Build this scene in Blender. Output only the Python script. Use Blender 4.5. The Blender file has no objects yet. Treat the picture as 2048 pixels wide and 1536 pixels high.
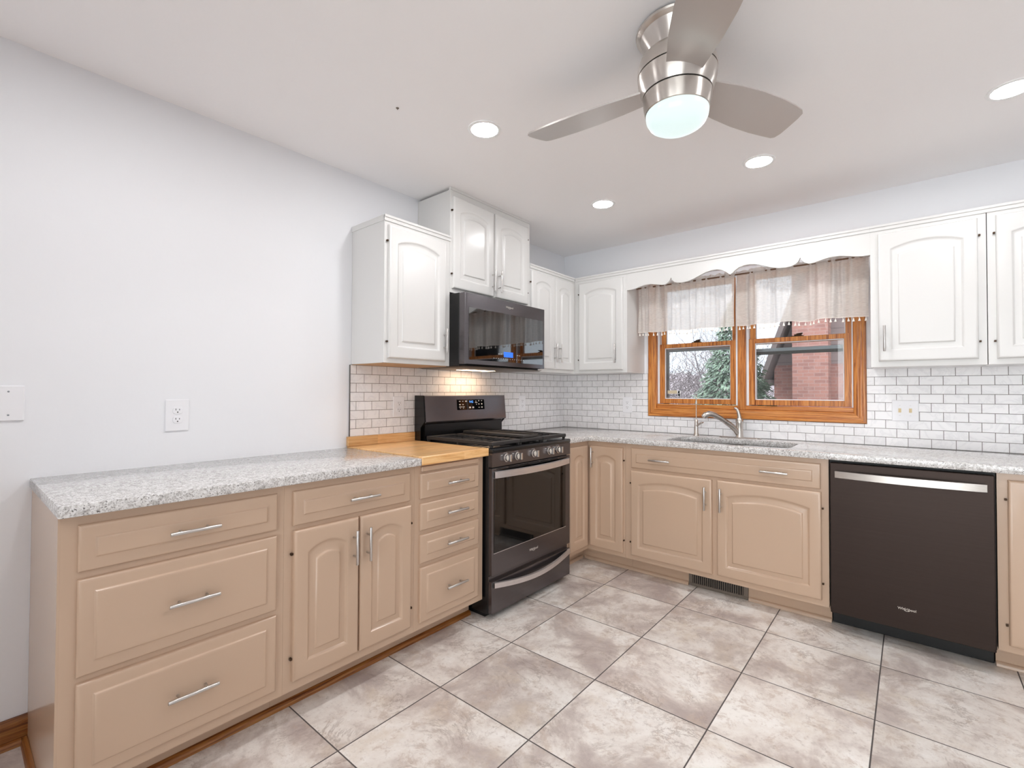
import bpy, bmesh, math, random
from mathutils import Vector, Matrix
random.seed(7)
SC = bpy.context.scene
COL = SC.collection
PI = math.pi

# ------------------------------------------------------------------ camera
def make_camera():
    cam = bpy.data.cameras.new('camera'); ob = bpy.data.objects.new('camera', cam); COL.objects.link(ob)
    y, t, r = math.radians(39.9445), math.radians(0.9084), math.radians(0.1917)
    f = Vector((-math.sin(y)*math.cos(t), math.cos(y)*math.cos(t), math.sin(t)))
    r0 = Vector((math.cos(y), math.sin(y), 0)); u0 = r0.cross(f)
    R = math.cos(r)*r0 + math.sin(r)*u0; U = -math.sin(r)*r0 + math.cos(r)*u0
    m = Matrix((R, U, -f)).transposed().to_4x4(); m.translation = (2.3875, -3.5814, 1.2259)
    ob.matrix_world = m
    cam.sensor_fit = 'HORIZONTAL'; cam.sensor_width = 36.0; cam.lens = 952.477/2048*36.0
    cam.clip_start = 0.02; cam.clip_end = 200
    SC.camera = ob
make_camera()

# ------------------------------------------------------------------ world, exposure
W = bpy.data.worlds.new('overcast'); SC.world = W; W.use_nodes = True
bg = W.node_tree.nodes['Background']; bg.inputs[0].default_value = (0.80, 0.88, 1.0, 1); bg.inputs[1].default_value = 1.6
def sky():            # overcast sky, brightened behind the camera as added fill on the back cabinets
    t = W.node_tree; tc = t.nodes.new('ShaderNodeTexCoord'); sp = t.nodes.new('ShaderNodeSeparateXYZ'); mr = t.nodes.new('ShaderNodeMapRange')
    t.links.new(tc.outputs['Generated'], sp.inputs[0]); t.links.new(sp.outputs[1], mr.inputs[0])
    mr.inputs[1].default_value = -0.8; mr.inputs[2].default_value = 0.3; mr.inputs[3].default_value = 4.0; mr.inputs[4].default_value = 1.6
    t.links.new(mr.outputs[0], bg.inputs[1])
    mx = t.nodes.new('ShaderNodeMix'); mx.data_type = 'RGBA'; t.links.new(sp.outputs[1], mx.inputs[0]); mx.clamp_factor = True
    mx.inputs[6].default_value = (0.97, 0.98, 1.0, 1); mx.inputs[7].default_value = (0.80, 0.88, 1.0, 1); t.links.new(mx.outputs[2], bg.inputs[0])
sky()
SC.view_settings.view_transform = 'Standard'
SC.view_settings.look = 'None'
SC.view_settings.gamma = 1.0
SC.view_settings.use_curve_mapping = False
SC.view_settings.exposure = 0.38
SC.cycles.use_denoising = True
SC.cycles.max_bounces = 10; SC.cycles.diffuse_bounces = 6; SC.cycles.glossy_bounces = 5
SC.cycles.transparent_max_bounces = 16; SC.cycles.caustics_reflective = False; SC.cycles.caustics_refractive = False
SC.cycles.sample_clamp_indirect = 6.0
LED = 106.0            # radiance of the recessed ceiling discs
LED_COL = (1.0, 0.998, 1.01)
GLOBE = 0.62            # the fan's opal glass
HOOD = 14.0            # the cooktop lamp under the microwave

# ------------------------------------------------------------------ materials
def S(r, g, b):
    f = lambda c: (c/255/12.92) if c/255 <= 0.04045 else ((c/255+0.055)/1.055)**2.4
    return (f(r), f(g), f(b), 1)

class NT:
    def __init__(s, name):
        s.m = bpy.data.materials.new(name); s.m.use_nodes = True
        s.t = s.m.node_tree; s.b = s.t.nodes['Principled BSDF']; s.out = s.t.nodes['Material Output']
    def n(s, typ, **kw):
        nd = s.t.nodes.new(typ)
        for k, v in kw.items():
            if k.startswith('i_'):
                s.put(nd.inputs[int(k[2:]) if k[2:].isdigit() else k[2:]], v)
            else: setattr(nd, k, v)
        return nd
    def put(s, inp, v):
        if isinstance(v, bpy.types.NodeSocket): s.t.links.new(v, inp)
        elif isinstance(v, bpy.types.Node): s.t.links.new(v.outputs[0], inp)
        else: inp.default_value = v
    def math(s, op, a, b=0.0, c=None):
        nd = s.n('ShaderNodeMath', operation=op); s.put(nd.inputs[0], a); s.put(nd.inputs[1], b)
        if c is not None: s.put(nd.inputs[2], c)
        return nd.outputs[0]
    def mix(s, f, a, b, blend='MIX'):
        nd = s.n('ShaderNodeMix', data_type='RGBA', blend_type=blend)
        s.put(nd.inputs[0], f); s.put(nd.inputs[6], a); s.put(nd.inputs[7], b); return nd.outputs[2]
    def ramp(s, f, *stops):
        nd = s.n('ShaderNodeValToRGB'); e = nd.color_ramp.elements
        while len(e) < len(stops): e.new(0.5)
        for el, (p, c) in zip(e, stops): el.position = p; el.color = c
        s.put(nd.inputs[0], f); return nd.outputs[0]
    def obj(s): return s.n('ShaderNodeTexCoord').outputs['Object']
    def scale(s, v, sx, sy, sz):
        nd = s.n('ShaderNodeMapping'); s.put(nd.inputs[0], v); nd.inputs['Scale'].default_value = (sx, sy, sz); return nd.outputs[0]
    def noise(s, v, sc, det=4, rough=0.5, dist=0.0):
        nd = s.n('ShaderNodeTexNoise'); s.put(nd.inputs['Vector'], v); nd.inputs['Scale'].default_value = sc
        nd.inputs['Detail'].default_value = det; nd.inputs['Roughness'].default_value = rough; nd.inputs['Distortion'].default_value = dist
        return nd.outputs[0]
    def bump(s, h, st=0.2, d=0.01):
        nd = s.n('ShaderNodeBump'); nd.inputs['Strength'].default_value = st; nd.inputs['Distance'].default_value = d
        s.put(nd.inputs['Height'], h); s.t.links.new(nd.outputs[0], s.b.inputs['Normal'])
    def set(s, **kw):
        names = dict(col='Base Color', rough='Roughness', metal='Metallic', spec='Specular IOR Level', coat='Coat Weight', coatr='Coat Roughness', emc='Emission Color', ems='Emission Strength', aniso='Anisotropic')
        for k, v in kw.items(): s.put(s.b.inputs[names[k]], v)
        return s

def plain(name, col, rough=0.5, metal=0.0, bump=None, **kw):
    t = NT(name); t.set(col=col, rough=rough, metal=metal, **kw)
    if bump:
        sc, st, d = bump; t.bump(t.noise(t.obj(), sc, 3), st, d)
    return t.m

def emissive(name, col, st):
    t = NT(name); t.set(col=(0.8, 0.8, 0.8, 1), emc=(*col[:3], 1), ems=st, rough=0.4); return t.m

M = {}
M['wall'] = plain('wall_paint', S(237, 238, 241), 0.55, bump=(60, 0.06, 0.004))
M['ceiling'] = plain('ceiling_paint', S(248, 246, 246), 0.7, bump=(45, 0.10, 0.005))
M['white'] = plain('white_cabinet_paint', S(219, 218, 216), 0.24, bump=(35, 0.05, 0.003))
M['tan'] = plain('tan_cabinet_paint', S(195, 168, 145), 0.24, coat=0.25, coatr=0.12, bump=(35, 0.05, 0.003))
M['plate'] = plain('white_plastic', S(240, 240, 243), 0.35)
M['ivory'] = plain('ivory_plastic', S(226, 205, 160), 0.35)
M['dark'] = plain('dark_slot', S(25, 22, 20), 0.6)
M['bronze'] = plain('hinge_bronze', S(70, 52, 38), 0.4, 0.8)
M['rawwood'] = plain('raw_cabinet_wood', S(196, 158, 118), 0.6)
M['black'] = plain('black_enamel', S(16, 16, 18), 0.25)
M['blackm'] = plain('black_plastic', S(10, 10, 11), 0.5)
M['iron'] = plain('cast_iron', S(44, 42, 42), 0.55, bump=(300, 0.1, 0.001))
M['griddle'] = plain('griddle_iron', S(62, 58, 55), 0.45)
M['bglass'] = plain('black_glass', S(7, 8, 10), 0.04, spec=0.7)
M['mirror'] = plain('mirror_black_glass', S(7, 8, 10), 0.03); M['mirror'].node_tree.nodes['Principled BSDF'].inputs['IOR'].default_value = 2.3
M['logo'] = plain('logo_silver', S(215, 208, 200), 0.3, 0.5)
M['trim_white'] = plain('light_trim', S(245, 245, 245), 0.4)
for k_, f_ in (('led', 1.0), ('led_front', 0.58), ('led_window', 1.35), ('led_right', 0.85), ('led_mid', 1.3), ('led_fill', 0.8)): M[k_] = emissive(k_+'_diffuser', LED_COL, LED*f_)
M['globe'] = NT('opal_globe').set(col=(0.22, 0.26, 0.26, 1), emc=(0.84, 1.0, 0.98, 1), ems=GLOBE, rough=0.2).m
M['hoodlamp'] = emissive('cooktop_lamp', (1.0, 0.66, 0.40), HOOD)
M['screen'] = NT('blue_screen').set(col=(0.01, 0.02, 0.08, 1), emc=(0.03, 0.17, 0.85, 1), ems=1.0, rough=0.2).m
M['digits'] = NT('lit_digits').set(col=(0.01, 0.02, 0.08, 1), emc=(0.10, 0.36, 1.0, 1), ems=1.4, rough=0.3).m
M['mark'] = plain('panel_marking', S(190, 190, 190), 0.5)
M['vinyl'] = plain('white_vinyl', S(236, 239, 244), 0.4)
M['storm'] = plain('aluminium_storm_rail', S(150, 155, 160), 0.45, 0.4)
M['stormdark'] = plain('dark_storm_rail', S(60, 55, 50), 0.5)
M['vent'] = plain('grey_metal_register', S(118, 108, 98), 0.45, 0.3)
M['tassel'] = plain('white_cotton', S(246, 240, 232), 0.8)
M['sticker'] = plain('sticker_paper', S(205, 192, 165), 0.5)
M['rod'] = plain('rod_metal', S(120, 90, 70), 0.4, 0.3)
M['tape'] = plain('edge_metal', S(120, 118, 116), 0.4, 0.7)

def brushed(name, col, rough, axis, amt=0.12, metal=1.0):
    t = NT(name); v = t.obj(); sc = [220, 220, 220]; sc[axis] = 3
    n = t.noise(t.scale(v, *sc), 1.0, 2)
    c = t.mix(n, tuple(x*(1-amt) for x in col[:3])+(1,), tuple(min(1, x*(1+amt)) for x in col[:3])+(1,))
    t.set(col=c, rough=rough, metal=metal); t.bump(n, 0.04, 0.001); return t.m
M['bs_y'] = brushed('black_stainless_range', (0.150, 0.138, 0.145, 1), 0.25, 1, metal=0.9)
M['bs_guard_sheen'] = brushed('black_stainless_painted_sheen', (0.215, 0.205, 0.22, 1), 0.22, 1, metal=0.9)  # range steel lightened to imitate the window's reflection on the backguard
M['bs_x'] = brushed('black_stainless_dishwasher', (0.040, 0.028, 0.024, 1), 0.38, 0, metal=0.85)
M['ss_y'] = brushed('steel_handle_band', (0.80, 0.78, 0.79, 1), 0.36, 1)
M['ss_x'] = brushed('steel_handle_band_wide', (0.60, 0.56, 0.52, 1), 0.30, 0)
M['nickel'] = brushed('brushed_nickel', (0.60, 0.56, 0.52, 1), 0.27, 2, 0.08)
def fan_metal():
    t = NT('spun_nickel'); tg = t.n('ShaderNodeTangent', direction_type='RADIAL', axis='Z')
    t.set(col=(0.60, 0.56, 0.52, 1), rough=0.30, metal=1.0, aniso=0.8); t.b.inputs['Anisotropic Rotation'].default_value = 0.25; t.t.links.new(tg.outputs[0], t.b.inputs['Tangent']); return t.m
M['nickel_fan'] = fan_metal()
M['pull'] = plain('satin_steel_pull', (0.62, 0.60, 0.58, 1), 0.28, 1.0)
M['sink'] = plain('sink_steel', (0.55, 0.55, 0.55, 1), 0.3, 1.0)
M['blade'] = plain('silver_blade', S(196, 190, 186), 0.30, 0.45)

def tile_cells(t, u, v, pu, pv, ou, ov, gw, running):
    vv = t.math('DIVIDE', t.math('SUBTRACT', v, ov), pv); row = t.math('FLOOR', vv)
    uu = t.math('DIVIDE', t.math('SUBTRACT', u, ou), pu)
    if running: uu = t.math('ADD', uu, t.math('MULTIPLY', t.math('MODULO', t.math('ADD', row, 100.0), 2.0), 0.5))
    fu = t.math('FRACT', uu); fv = t.math('FRACT', vv)
    du = t.math('MULTIPLY', t.math('MINIMUM', fu, t.math('SUBTRACT', 1.0, fu)), pu)
    dv = t.math('MULTIPLY', t.math('MINIMUM', fv, t.math('SUBTRACT', 1.0, fv)), pv)
    d = t.math('MINIMUM', du, dv)
    mr = t.n('ShaderNodeMapRange'); t.put(mr.inputs[0], d); mr.inputs[1].default_value = gw*0.38; mr.inputs[2].default_value = gw*0.62
    cell = t.n('ShaderNodeCombineXYZ'); t.put(cell.inputs[0], t.math('FLOOR', uu)); t.put(cell.inputs[1], row)
    wn = t.n('ShaderNodeTexWhiteNoise', noise_dimensions='3D'); t.put(wn.inputs[0], cell)
    return mr.outputs[0], wn.outputs['Value'], wn.outputs['Color'], d

def floor_mat():
    t = NT('stone_look_floor_tile'); o = t.obj(); sp = t.n('ShaderNodeSeparateXYZ', i_0=o)
    mask, val, rc, d = tile_cells(t, sp.outputs[0], sp.outputs[1], 0.464, 0.4595, 0.8825, -0.863, 0.0048, False)
    off = t.n('ShaderNodeVectorMath', operation='MULTIPLY_ADD'); t.put(off.inputs[0], rc); off.inputs[1].default_value = (9, 9, 9); t.put(off.inputs[2], o)
    v = off.outputs[0]
    big = t.noise(v, 3.4, 10, 0.66, 0.35)
    c = t.ramp(big, (0.35, S(178, 165, 160)), (0.45, S(202, 191, 184)), (0.53, S(228, 221, 214)), (0.64, S(240, 236, 231)))
    warm = t.noise(v, 4.2, 8, 0.66, 0.4)
    c = t.mix(t.ramp(warm, (0.54, (0, 0, 0, 1)), (0.70, (0.6, 0.6, 0.6, 1))), c, S(206, 190, 170))
    vein = t.noise(v, 3.0, 12, 0.74, 0.6)
    vm = t.math('ABSOLUTE', t.math('SUBTRACT', vein, 0.5)); gate = t.noise(v, 4.0, 3, 0.5)
    vmask = t.math('MULTIPLY', t.ramp(vm, (0.0, (0.6, 0.6, 0.6, 1)), (0.020, (0, 0, 0, 1))), t.ramp(gate, (0.45, (0, 0, 0, 1)), (0.6, (1, 1, 1, 1))))
    c = t.mix(vmask, c, S(140, 122, 110))
    mid = t.noise(v, 11, 12, 0.80, 0.3)
    c = t.mix(t.ramp(mid, (0.53, (0, 0, 0, 1)), (0.60, (0.55, 0.55, 0.55, 1))), c, S(190, 172, 158))
    fine = t.noise(v, 45, 6, 0.75)
    c = t.mix(t.ramp(fine, (0.55, (0, 0, 0, 1)), (0.72, (0.5, 0.5, 0.5, 1))), c, S(150, 134, 124))
    tint = t.n('ShaderNodeHueSaturation', i_4=c); t.put(tint.inputs[2], t.math('ADD', 0.93, t.math('MULTIPLY', val, 0.12)))
    c = t.mix(mask, S(84, 78, 76), tint.outputs[0])
    t.set(col=c, rough=t.math('SUBTRACT', 0.75, t.math('MULTIPLY', mask, 0.43)), spec=0.45)
    t.bump(t.math('ADD', mask, t.math('MULTIPLY', big, 0.25)), 0.35, 0.003)
    return t.m
M['floor'] = floor_mat()

def splash_mat(name, axis, ou, pu):
    t = NT(name); o = t.obj(); sp = t.n('ShaderNodeSeparateXYZ', i_0=o)
    mask, val, rc, d = tile_cells(t, sp.outputs[axis], sp.outputs[2], pu, 0.0508, ou, 0.914, 0.0026, True)
    off = t.n('ShaderNodeVectorMath', operation='MULTIPLY_ADD'); t.put(off.inputs[0], rc); off.inputs[1].default_value = (7, 7, 7); t.put(off.inputs[2], o)
    ve = t.noise(off.outputs[0], 7, 6, 0.6, 1.6); vm = t.math('ABSOLUTE', t.math('SUBTRACT', ve, 0.5))
    c = t.mix(t.ramp(vm, (0.0, (0.22, 0.22, 0.22, 1)), (0.05, (0, 0, 0, 1))), S(244, 243, 244), S(200, 200, 205))
    tint = t.n('ShaderNodeHueSaturation', i_4=c); t.put(tint.inputs[2], t.math('ADD', 0.96, t.math('MULTIPLY', val, 0.05)))
    c = t.mix(mask, S(122, 116, 112), tint.outputs[0])
    t.set(col=c, rough=t.math('SUBTRACT', 0.8, t.math('MULTIPLY', mask, 0.55)))
    t.bump(mask, 0.4, 0.0015); return t.m
M['splash_left'] = splash_mat('marble_subway_tile_left', 1, -2.098, 0.1012)
M['splash_back'] = splash_mat('marble_subway_tile_back', 0, 0.039, 0.1015)

def granite():
    t = NT('pale_speckled_granite'); o = t.obj()
    a = t.noise(o, 70, 5, 0.65, 0.4); b = t.noise(o, 210, 3, 0.6); g = t.noise(o, 130, 4, 0.7, 0.3)
    c = t.ramp(a, (0.35, S(180, 176, 173)), (0.48, S(217, 215, 213)), (0.62, S(233, 232, 231)))
    c = t.mix(t.ramp(g, (0.51, (0, 0, 0, 1)), (0.62, (0.7, 0.7, 0.7, 1))), c, S(148, 142, 138))
    c = t.mix(t.ramp(b, (0.58, (0, 0, 0, 1)), (0.65, (0.9, 0.9, 0.9, 1))), c, S(70, 65, 64))
    t.set(col=c, rough=0.10, spec=0.85); return t.m
M['granite'] = granite()

def butcher():
    t = NT('maple_butcher_block'); o = t.obj(); sp = t.n('ShaderNodeSeparateXYZ', i_0=o)
    st = t.math('FLOOR', t.math('DIVIDE', sp.outputs[0], 0.043))
    seg = t.math('FLOOR', t.math('DIVIDE', t.math('ADD', sp.outputs[1], t.math('MULTIPLY', st, 0.171)), 0.31))
    cb = t.n('ShaderNodeCombineXYZ', i_0=st, i_1=seg); wn = t.n('ShaderNodeTexWhiteNoise', i_0=cb.outputs[0])
    off = t.n('ShaderNodeVectorMath', operation='ADD', i_0=t.scale(o, 30, 2.2, 30), i_1=wn.outputs['Color'])
    g = t.noise(off.outputs[0], 1.6, 6, 0.6, 1.5)
    c = t.ramp(g, (0.3, S(206, 148, 88)), (0.5, S(232, 184, 126)), (0.7, S(240, 200, 146)))
    tint = t.n('ShaderNodeHueSaturation', i_4=c); t.put(tint.inputs[2], t.math('ADD', 0.84, t.math('MULTIPLY', wn.outputs['Value'], 0.26)))
    t.set(col=tint.outputs[0], rough=0.28); return t.m
M['butcher'] = butcher()

def oak(name, axis, dark=0.0):
    t = NT(name); o = t.obj(); sc = [42, 42, 42]; sc[axis] = 1.7
    g = t.noise(t.scale(o, *sc), 1.5, 8, 0.66, 1.6)
    sc2 = [190, 190, 190]; sc2[axis] = 3.5
    f = t.noise(t.scale(o, *sc2), 1.0, 3)
    k = 1-dark
    q = lambda r, g_, b: tuple(x*k for x in S(r, g_, b)[:3])+(1,)
    c = t.ramp(g, (0.36, q(128, 66, 24)), (0.46, q(190, 114, 48)), (0.62, q(220, 150, 76)))
    c = t.mix(t.ramp(f, (0.52, (0, 0, 0, 1)), (0.70, (0.7, 0.7, 0.7, 1))), c, q(128, 68, 26))
    t.set(col=c, rough=0.3); return t.m
M['oak_z'] = oak('oak_upright_grain', 2); M['oak_x'] = oak('oak_level_grain', 0)
M['oak_y'] = oak('oak_shoe_grain', 1, 0.50); M['oak_xd'] = oak('oak_base_grain', 0, 0.5)

def fabric():
    t = NT('sheer_linen'); o = t.obj()
    wv = t.noise(t.scale(o, 40, 40, 420), 1.0, 3); wh = t.noise(t.scale(o, 420, 420, 40), 1.0, 3)
    c = t.mix(t.math('MULTIPLY', t.math('ADD', wv, wh), 0.5), S(232, 224, 214), S(246, 242, 237))
    df = t.n('ShaderNodeBsdfDiffuse', i_0=c); tr = t.n('ShaderNodeBsdfTranslucent', i_0=(0.93, 0.93, 0.96, 1)); tp = t.n('ShaderNodeBsdfTransparent')
    m1 = t.n('ShaderNodeMixShader', i_0=0.42); t.t.links.new(df.outputs[0], m1.inputs[1]); t.t.links.new(tr.outputs[0], m1.inputs[2])
    m2 = t.n('ShaderNodeMixShader'); t.put(m2.inputs[0], t.ramp(wv, (0.35, (0.07, 0.07, 0.07, 1)), (0.7, (0.28, 0.28, 0.28, 1))))
    t.t.links.new(m1.outputs[0], m2.inputs[1]); t.t.links.new(tp.outputs[0], m2.inputs[2])
    t.t.links.new(m2.outputs[0], t.out.inputs[0]); return t.m
M['linen'] = fabric()

def pane(name, tint):
    t = NT(name)
    tp = t.n('ShaderNodeBsdfTransparent', i_0=tint); gl = t.n('ShaderNodeBsdfGlossy'); gl.inputs['Roughness'].default_value = 0.01
    fr = t.n('ShaderNodeFresnel'); fr.inputs[0].default_value = 1.5
    m = t.n('ShaderNodeMixShader', i_0=fr.outputs[0]); t.t.links.new(tp.outputs[0], m.inputs[1]); t.t.links.new(gl.outputs[0], m.inputs[2])
    t.t.links.new(m.outputs[0], t.out.inputs[0]); return t.m
M['glass'] = pane('window_glass', (0.96, 0.98, 0.98, 1))

def brick():
    t = NT('weathered_red_brick'); o = t.obj(); sp = t.n('ShaderNodeSeparateXYZ', i_0=o)
    cb = t.n('ShaderNodeCombineXYZ', i_0=t.math('ADD', sp.outputs[0], sp.outputs[1]), i_1=sp.outputs[2])
    b = t.n('ShaderNodeTexBrick', i_0=cb.outputs[0]); b.inputs['Scale'].default_value = 1.0
    b.inputs['Color1'].default_value = S(140, 98, 90); b.inputs['Color2'].default_value = S(118, 82, 78); b.inputs['Mortar'].default_value = S(138, 116, 112)
    b.inputs['Mortar Size'].default_value = 0.006; b.inputs['Brick Width'].default_value = 0.21; b.inputs['Row Height'].default_value = 0.075; b.inputs['Bias'].default_value = -0.1
    n = t.noise(o, 9, 6, 0.7)
    c = t.mix(t.ramp(n, (0.52, (0, 0, 0, 1)), (0.7, (0.5, 0.5, 0.5, 1))), b.outputs[0], S(150, 124, 120))
    t.set(col=c, rough=0.9); return t.m
M['brick'] = brick()
def siding():
    t = NT('grey_board_siding'); o = t.obj(); sp = t.n('ShaderNodeSeparateXYZ', i_0=o)
    fr = t.math('FRACT', t.math('DIVIDE', sp.outputs[2], 0.18))
    c = t.mix(t.ramp(fr, (0.0, (1, 1, 1, 1)), (0.10, (0, 0, 0, 1))), S(112, 98, 98), S(70, 62, 62))
    t.set(col=c, rough=0.8); return t.m
M['siding'] = siding()
M['fascia'] = plain('brown_fascia', S(84, 74, 74), 0.7)
M['bark'] = plain('grey_bark', S(100, 96, 102), 0.9)
M['twig'] = plain('brown_twig', S(116, 108, 112), 0.9)
def needles():
    t = NT('evergreen_needles'); n = t.noise(t.obj(), 8, 5, 0.7)
    t.set(col=t.ramp(n, (0.35, S(90, 110, 98)), (0.6, S(122, 139, 123))), rough=0.8); return t.m
M['needle'] = needles()
def woods():
    t = NT('distant_bare_woods'); n = t.noise(t.scale(t.obj(), 5, 5, 1.6), 1.0, 8, 0.75)
    t.set(col=t.ramp(n, (0.35, S(122, 112, 118)), (0.6, S(168, 160, 166))), rough=1.0); return t.m
M['woods'] = woods()
M['lawn'] = plain('winter_lawn', S(132, 126, 108), 0.95, bump=(6, 0.4, 0.05))

# ------------------------------------------------------------------ mesh helpers
class MB:
    def __init__(s): s.bm = bmesh.new()
    def face(s, vs):
        try: return s.bm.faces.new(vs)
        except ValueError: return None
    def box(s, x0, x1, y0, y1, z0, z1, bev=0.0, seg=1):
        t = bmesh.new(); bmesh.ops.create_cube(t, size=1.0)
        for v in t.verts: v.co = Vector(((x0+x1)/2+v.co.x*(x1-x0), (y0+y1)/2+v.co.y*(y1-y0), (z0+z1)/2+v.co.z*(z1-z0)))
        if bev: bmesh.ops.bevel(t, geom=t.edges[:], offset=bev, segments=seg, affect='EDGES', profile=0.5)
        s.merge(t); return s
    def merge(s, t, mat=None):
        mp = {}
        for v in t.verts: mp[v] = s.bm.verts.new(mat @ v.co if mat else v.co)
        for f in t.faces: s.face([mp[v] for v in f.verts])
        t.free(); return s
    def mesh(s, me, mat):
        t = bmesh.new(); t.from_mesh(me); return s.merge(t, mat)
    def loops(s, lps, cap0=True, cap1=True, closed=True):
        rows = [[s.bm.verts.new(p) for p in lp] for lp in lps]; n = len(rows[0])
        for a, b in zip(rows, rows[1:]):
            for i in range(n if closed else n-1):
                j = (i+1) % n; s.face([a[i], a[j], b[j], b[i]])
        if cap0: s.face(rows[0][::-1])
        if cap1: s.face(rows[-1])
        return s
    def prism(s, poly, fn, d0, d1, bev=0.0):
        # poly of (a, z); fn(a, d, z) -> world
        t = MB(); t.loops([[fn(a, d0, z) for a, z in poly], [fn(a, d1, z) for a, z in poly]])
        if bev: bmesh.ops.bevel(t.bm, geom=t.bm.edges[:], offset=bev, segments=1, affect='EDGES', profile=0.5)
        return s.merge(t.bm)
    def tube(s, pts, r, n=12, cap=True):
        pts = [Vector(p) for p in pts]; rs = r if isinstance(r, (list, tuple)) else [r]*len(pts)
        lps = []; ref = None
        for i, p in enumerate(pts):
            d = (pts[min(i+1, len(pts)-1)]-pts[max(i-1, 0)]).normalized()
            if ref is None: ref = d.orthogonal().normalized()
            ref = (ref-d*ref.dot(d)); ref = ref.normalized() if ref.length > 1e-6 else d.orthogonal().normalized()
            b = d.cross(ref)
            lps.append([p+rs[i]*(math.cos(2*PI*k/n)*ref+math.sin(2*PI*k/n)*b) for k in range(n)])
        return s.loops(lps, cap, cap)
    def lathe(s, prof, c, n=32, axis='z', cap0=True, cap1=True):
        lps = []
        for r, h in prof:
            r = max(r, 1e-4); lp = []
            for k in range(n):
                a = 2*PI*k/n; u, v = r*math.cos(a), r*math.sin(a)
                lp.append(Vector(c)+{'z': Vector((u, v, h)), 'x': Vector((h, u, v)), 'y': Vector((u, h, v))}[axis])
            lps.append(lp)
        return s.loops(lps, cap0, cap1)
    def sphere(s, c, r, sub=2, sc=(1, 1, 1)):
        t = bmesh.new(); bmesh.ops.create_icosphere(t, subdivisions=sub, radius=r)
        for v in t.verts: v.co = Vector(c)+Vector((v.co.x*sc[0], v.co.y*sc[1], v.co.z*sc[2]))
        return s.merge(t)

LOC = {}
def finish(name, mb, mat, loc, parent, angle):
    bmesh.ops.recalc_face_normals(mb.bm, faces=mb.bm.faces[:])
    me = bpy.data.meshes.new(name)
    for v in mb.bm.verts: v.co = v.co-Vector(loc)
    mb.bm.to_mesh(me); mb.bm.free()
    for p in me.polygons: p.use_smooth = True
    me.set_sharp_from_angle(angle=math.radians(angle))
    me.materials.append(M[mat] if isinstance(mat, str) else mat)
    o = bpy.data.objects.new(name, me); COL.objects.link(o)
    if parent: o.parent = parent
    else: o.location = loc
    LOC[o.name] = Vector(loc)
    return o
def tag(o, label=None, cat=None, group=None, kind=None):
    if label: o['label'] = label
    if cat: o['category'] = cat
    if group: o['group'] = group
    if kind: o['kind'] = kind
    return o
def thing(name, label, cat, loc, group=None):
    o = bpy.data.objects.new(name, None); COL.objects.link(o); o.location = loc; o.empty_display_size = 0.1
    LOC[o.name] = Vector(loc); return tag(o, label, cat, group)
def part(name, mb, mat, parent, label=None, angle=30, kind=None):
    return tag(finish(name, mb, mat, LOC[parent.name], parent, angle), label, None, None, kind)
def single(name, mb, mat, label, cat, loc, group=None, angle=30, kind=None):
    return tag(finish(name, mb, mat, loc, None, angle), label, cat, group, kind)
def struct(name, mb, mat, label=None, loc=(0, 0, 0), angle=30):
    return tag(finish(name, mb, mat, loc, None, angle), label, 'structure' if False else None, None, 'structure')

def LW(x0): return lambda a, d, z: Vector((x0+d, a, z))      # run on the left wall, faces +x
def BW(y0): return lambda a, d, z: Vector((a, y0-d, z))      # run on the back wall, faces -y
def rect(a0, a1, z0, z1): return [(a0, z0), (a1, z0), (a1, z1), (a0, z1)]

def text_mb(mb, body, size, mat, ext=0.0006):
    cu = bpy.data.curves.new('lettering', 'FONT'); cu.body = body; cu.size = size; cu.extrude = ext; cu.align_x = 'CENTER'; cu.align_y = 'CENTER'
    cu.resolution_u = 3
    o = bpy.data.objects.new('lettering', cu); COL.objects.link(o)
    dg = bpy.context.evaluated_depsgraph_get(); dg.update()
    me = bpy.data.meshes.new_from_object(o.evaluated_get(dg)); mb.mesh(me, mat)
    bpy.data.objects.remove(o); bpy.data.meshes.remove(me); return mb
def frame(fn, a, d, z):
    o = fn(a, d, z); ex = fn(a+1, d, z)-o; ez = fn(a, d, z+1)-o; en = fn(a, d+1, z)-o
    m = Matrix((ex, ez, en)).transposed().to_4x4(); m.translation = o; return m
def brand_mark(fn, a, d, z, w):
    mb = MB(); text_mb(mb, 'Whirlpool', w*0.215, frame(fn, a, d, z))
    pts = []
    for k in range(19):
        an = math.radians(-250+k*17); pts.append(fn(a+w*0.0+w*0.15*math.cos(an), d, z-w*0.01+w*0.105*math.sin(an)))
    mb.tube(pts, [w*0.012*(0.3+0.7*math.sin(PI*k/18)) for k in range(19)], 6)
    return mb

# ------------------------------------------------------------------ room shell
H = 2.44; XR = 4.4; YF = -5.2
b = MB(); b.box(-0.12, XR+0.12, YF-0.12, 0.12, -0.10, 0.0); struct('floor', b, 'floor')
b = MB(); b.box(-0.12, XR+0.12, YF-0.12, 0.12, H, H+0.1); struct('ceiling', b, 'ceiling')
b = MB(); b.box(-0.12, 0, YF-0.12, 0.12, 0.0, H); struct('wall_left', b, 'wall')
WX0, WX1, WZ0, WZ1 = 0.852, 2.137, 1.092, 2.142       # rough opening of the window
b = MB()
b.box(0, WX0, 0, 0.12, 0, H); b.box(WX1, XR, 0, 0.12, 0, H); b.box(WX0, WX1, 0, 0.12, 0, WZ0); b.box(WX0, WX1, 0, 0.12, WZ1, H)
struct('wall_back', b, 'wall')
DX0, DX1, DZ1 = 1.45, 4.25, 2.2
b = MB(); b.box(XR, XR+0.12, YF, 0, 0, H); struct('wall_right', b, 'wall')
b = MB(); b.box(0, DX0, YF-0.12, YF, 0, H); b.box(DX1, XR, YF-0.12, YF, 0, H); b.box(DX0, DX1, YF-0.12, YF, DZ1, H); struct('wall_front', b, 'wall')
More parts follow.
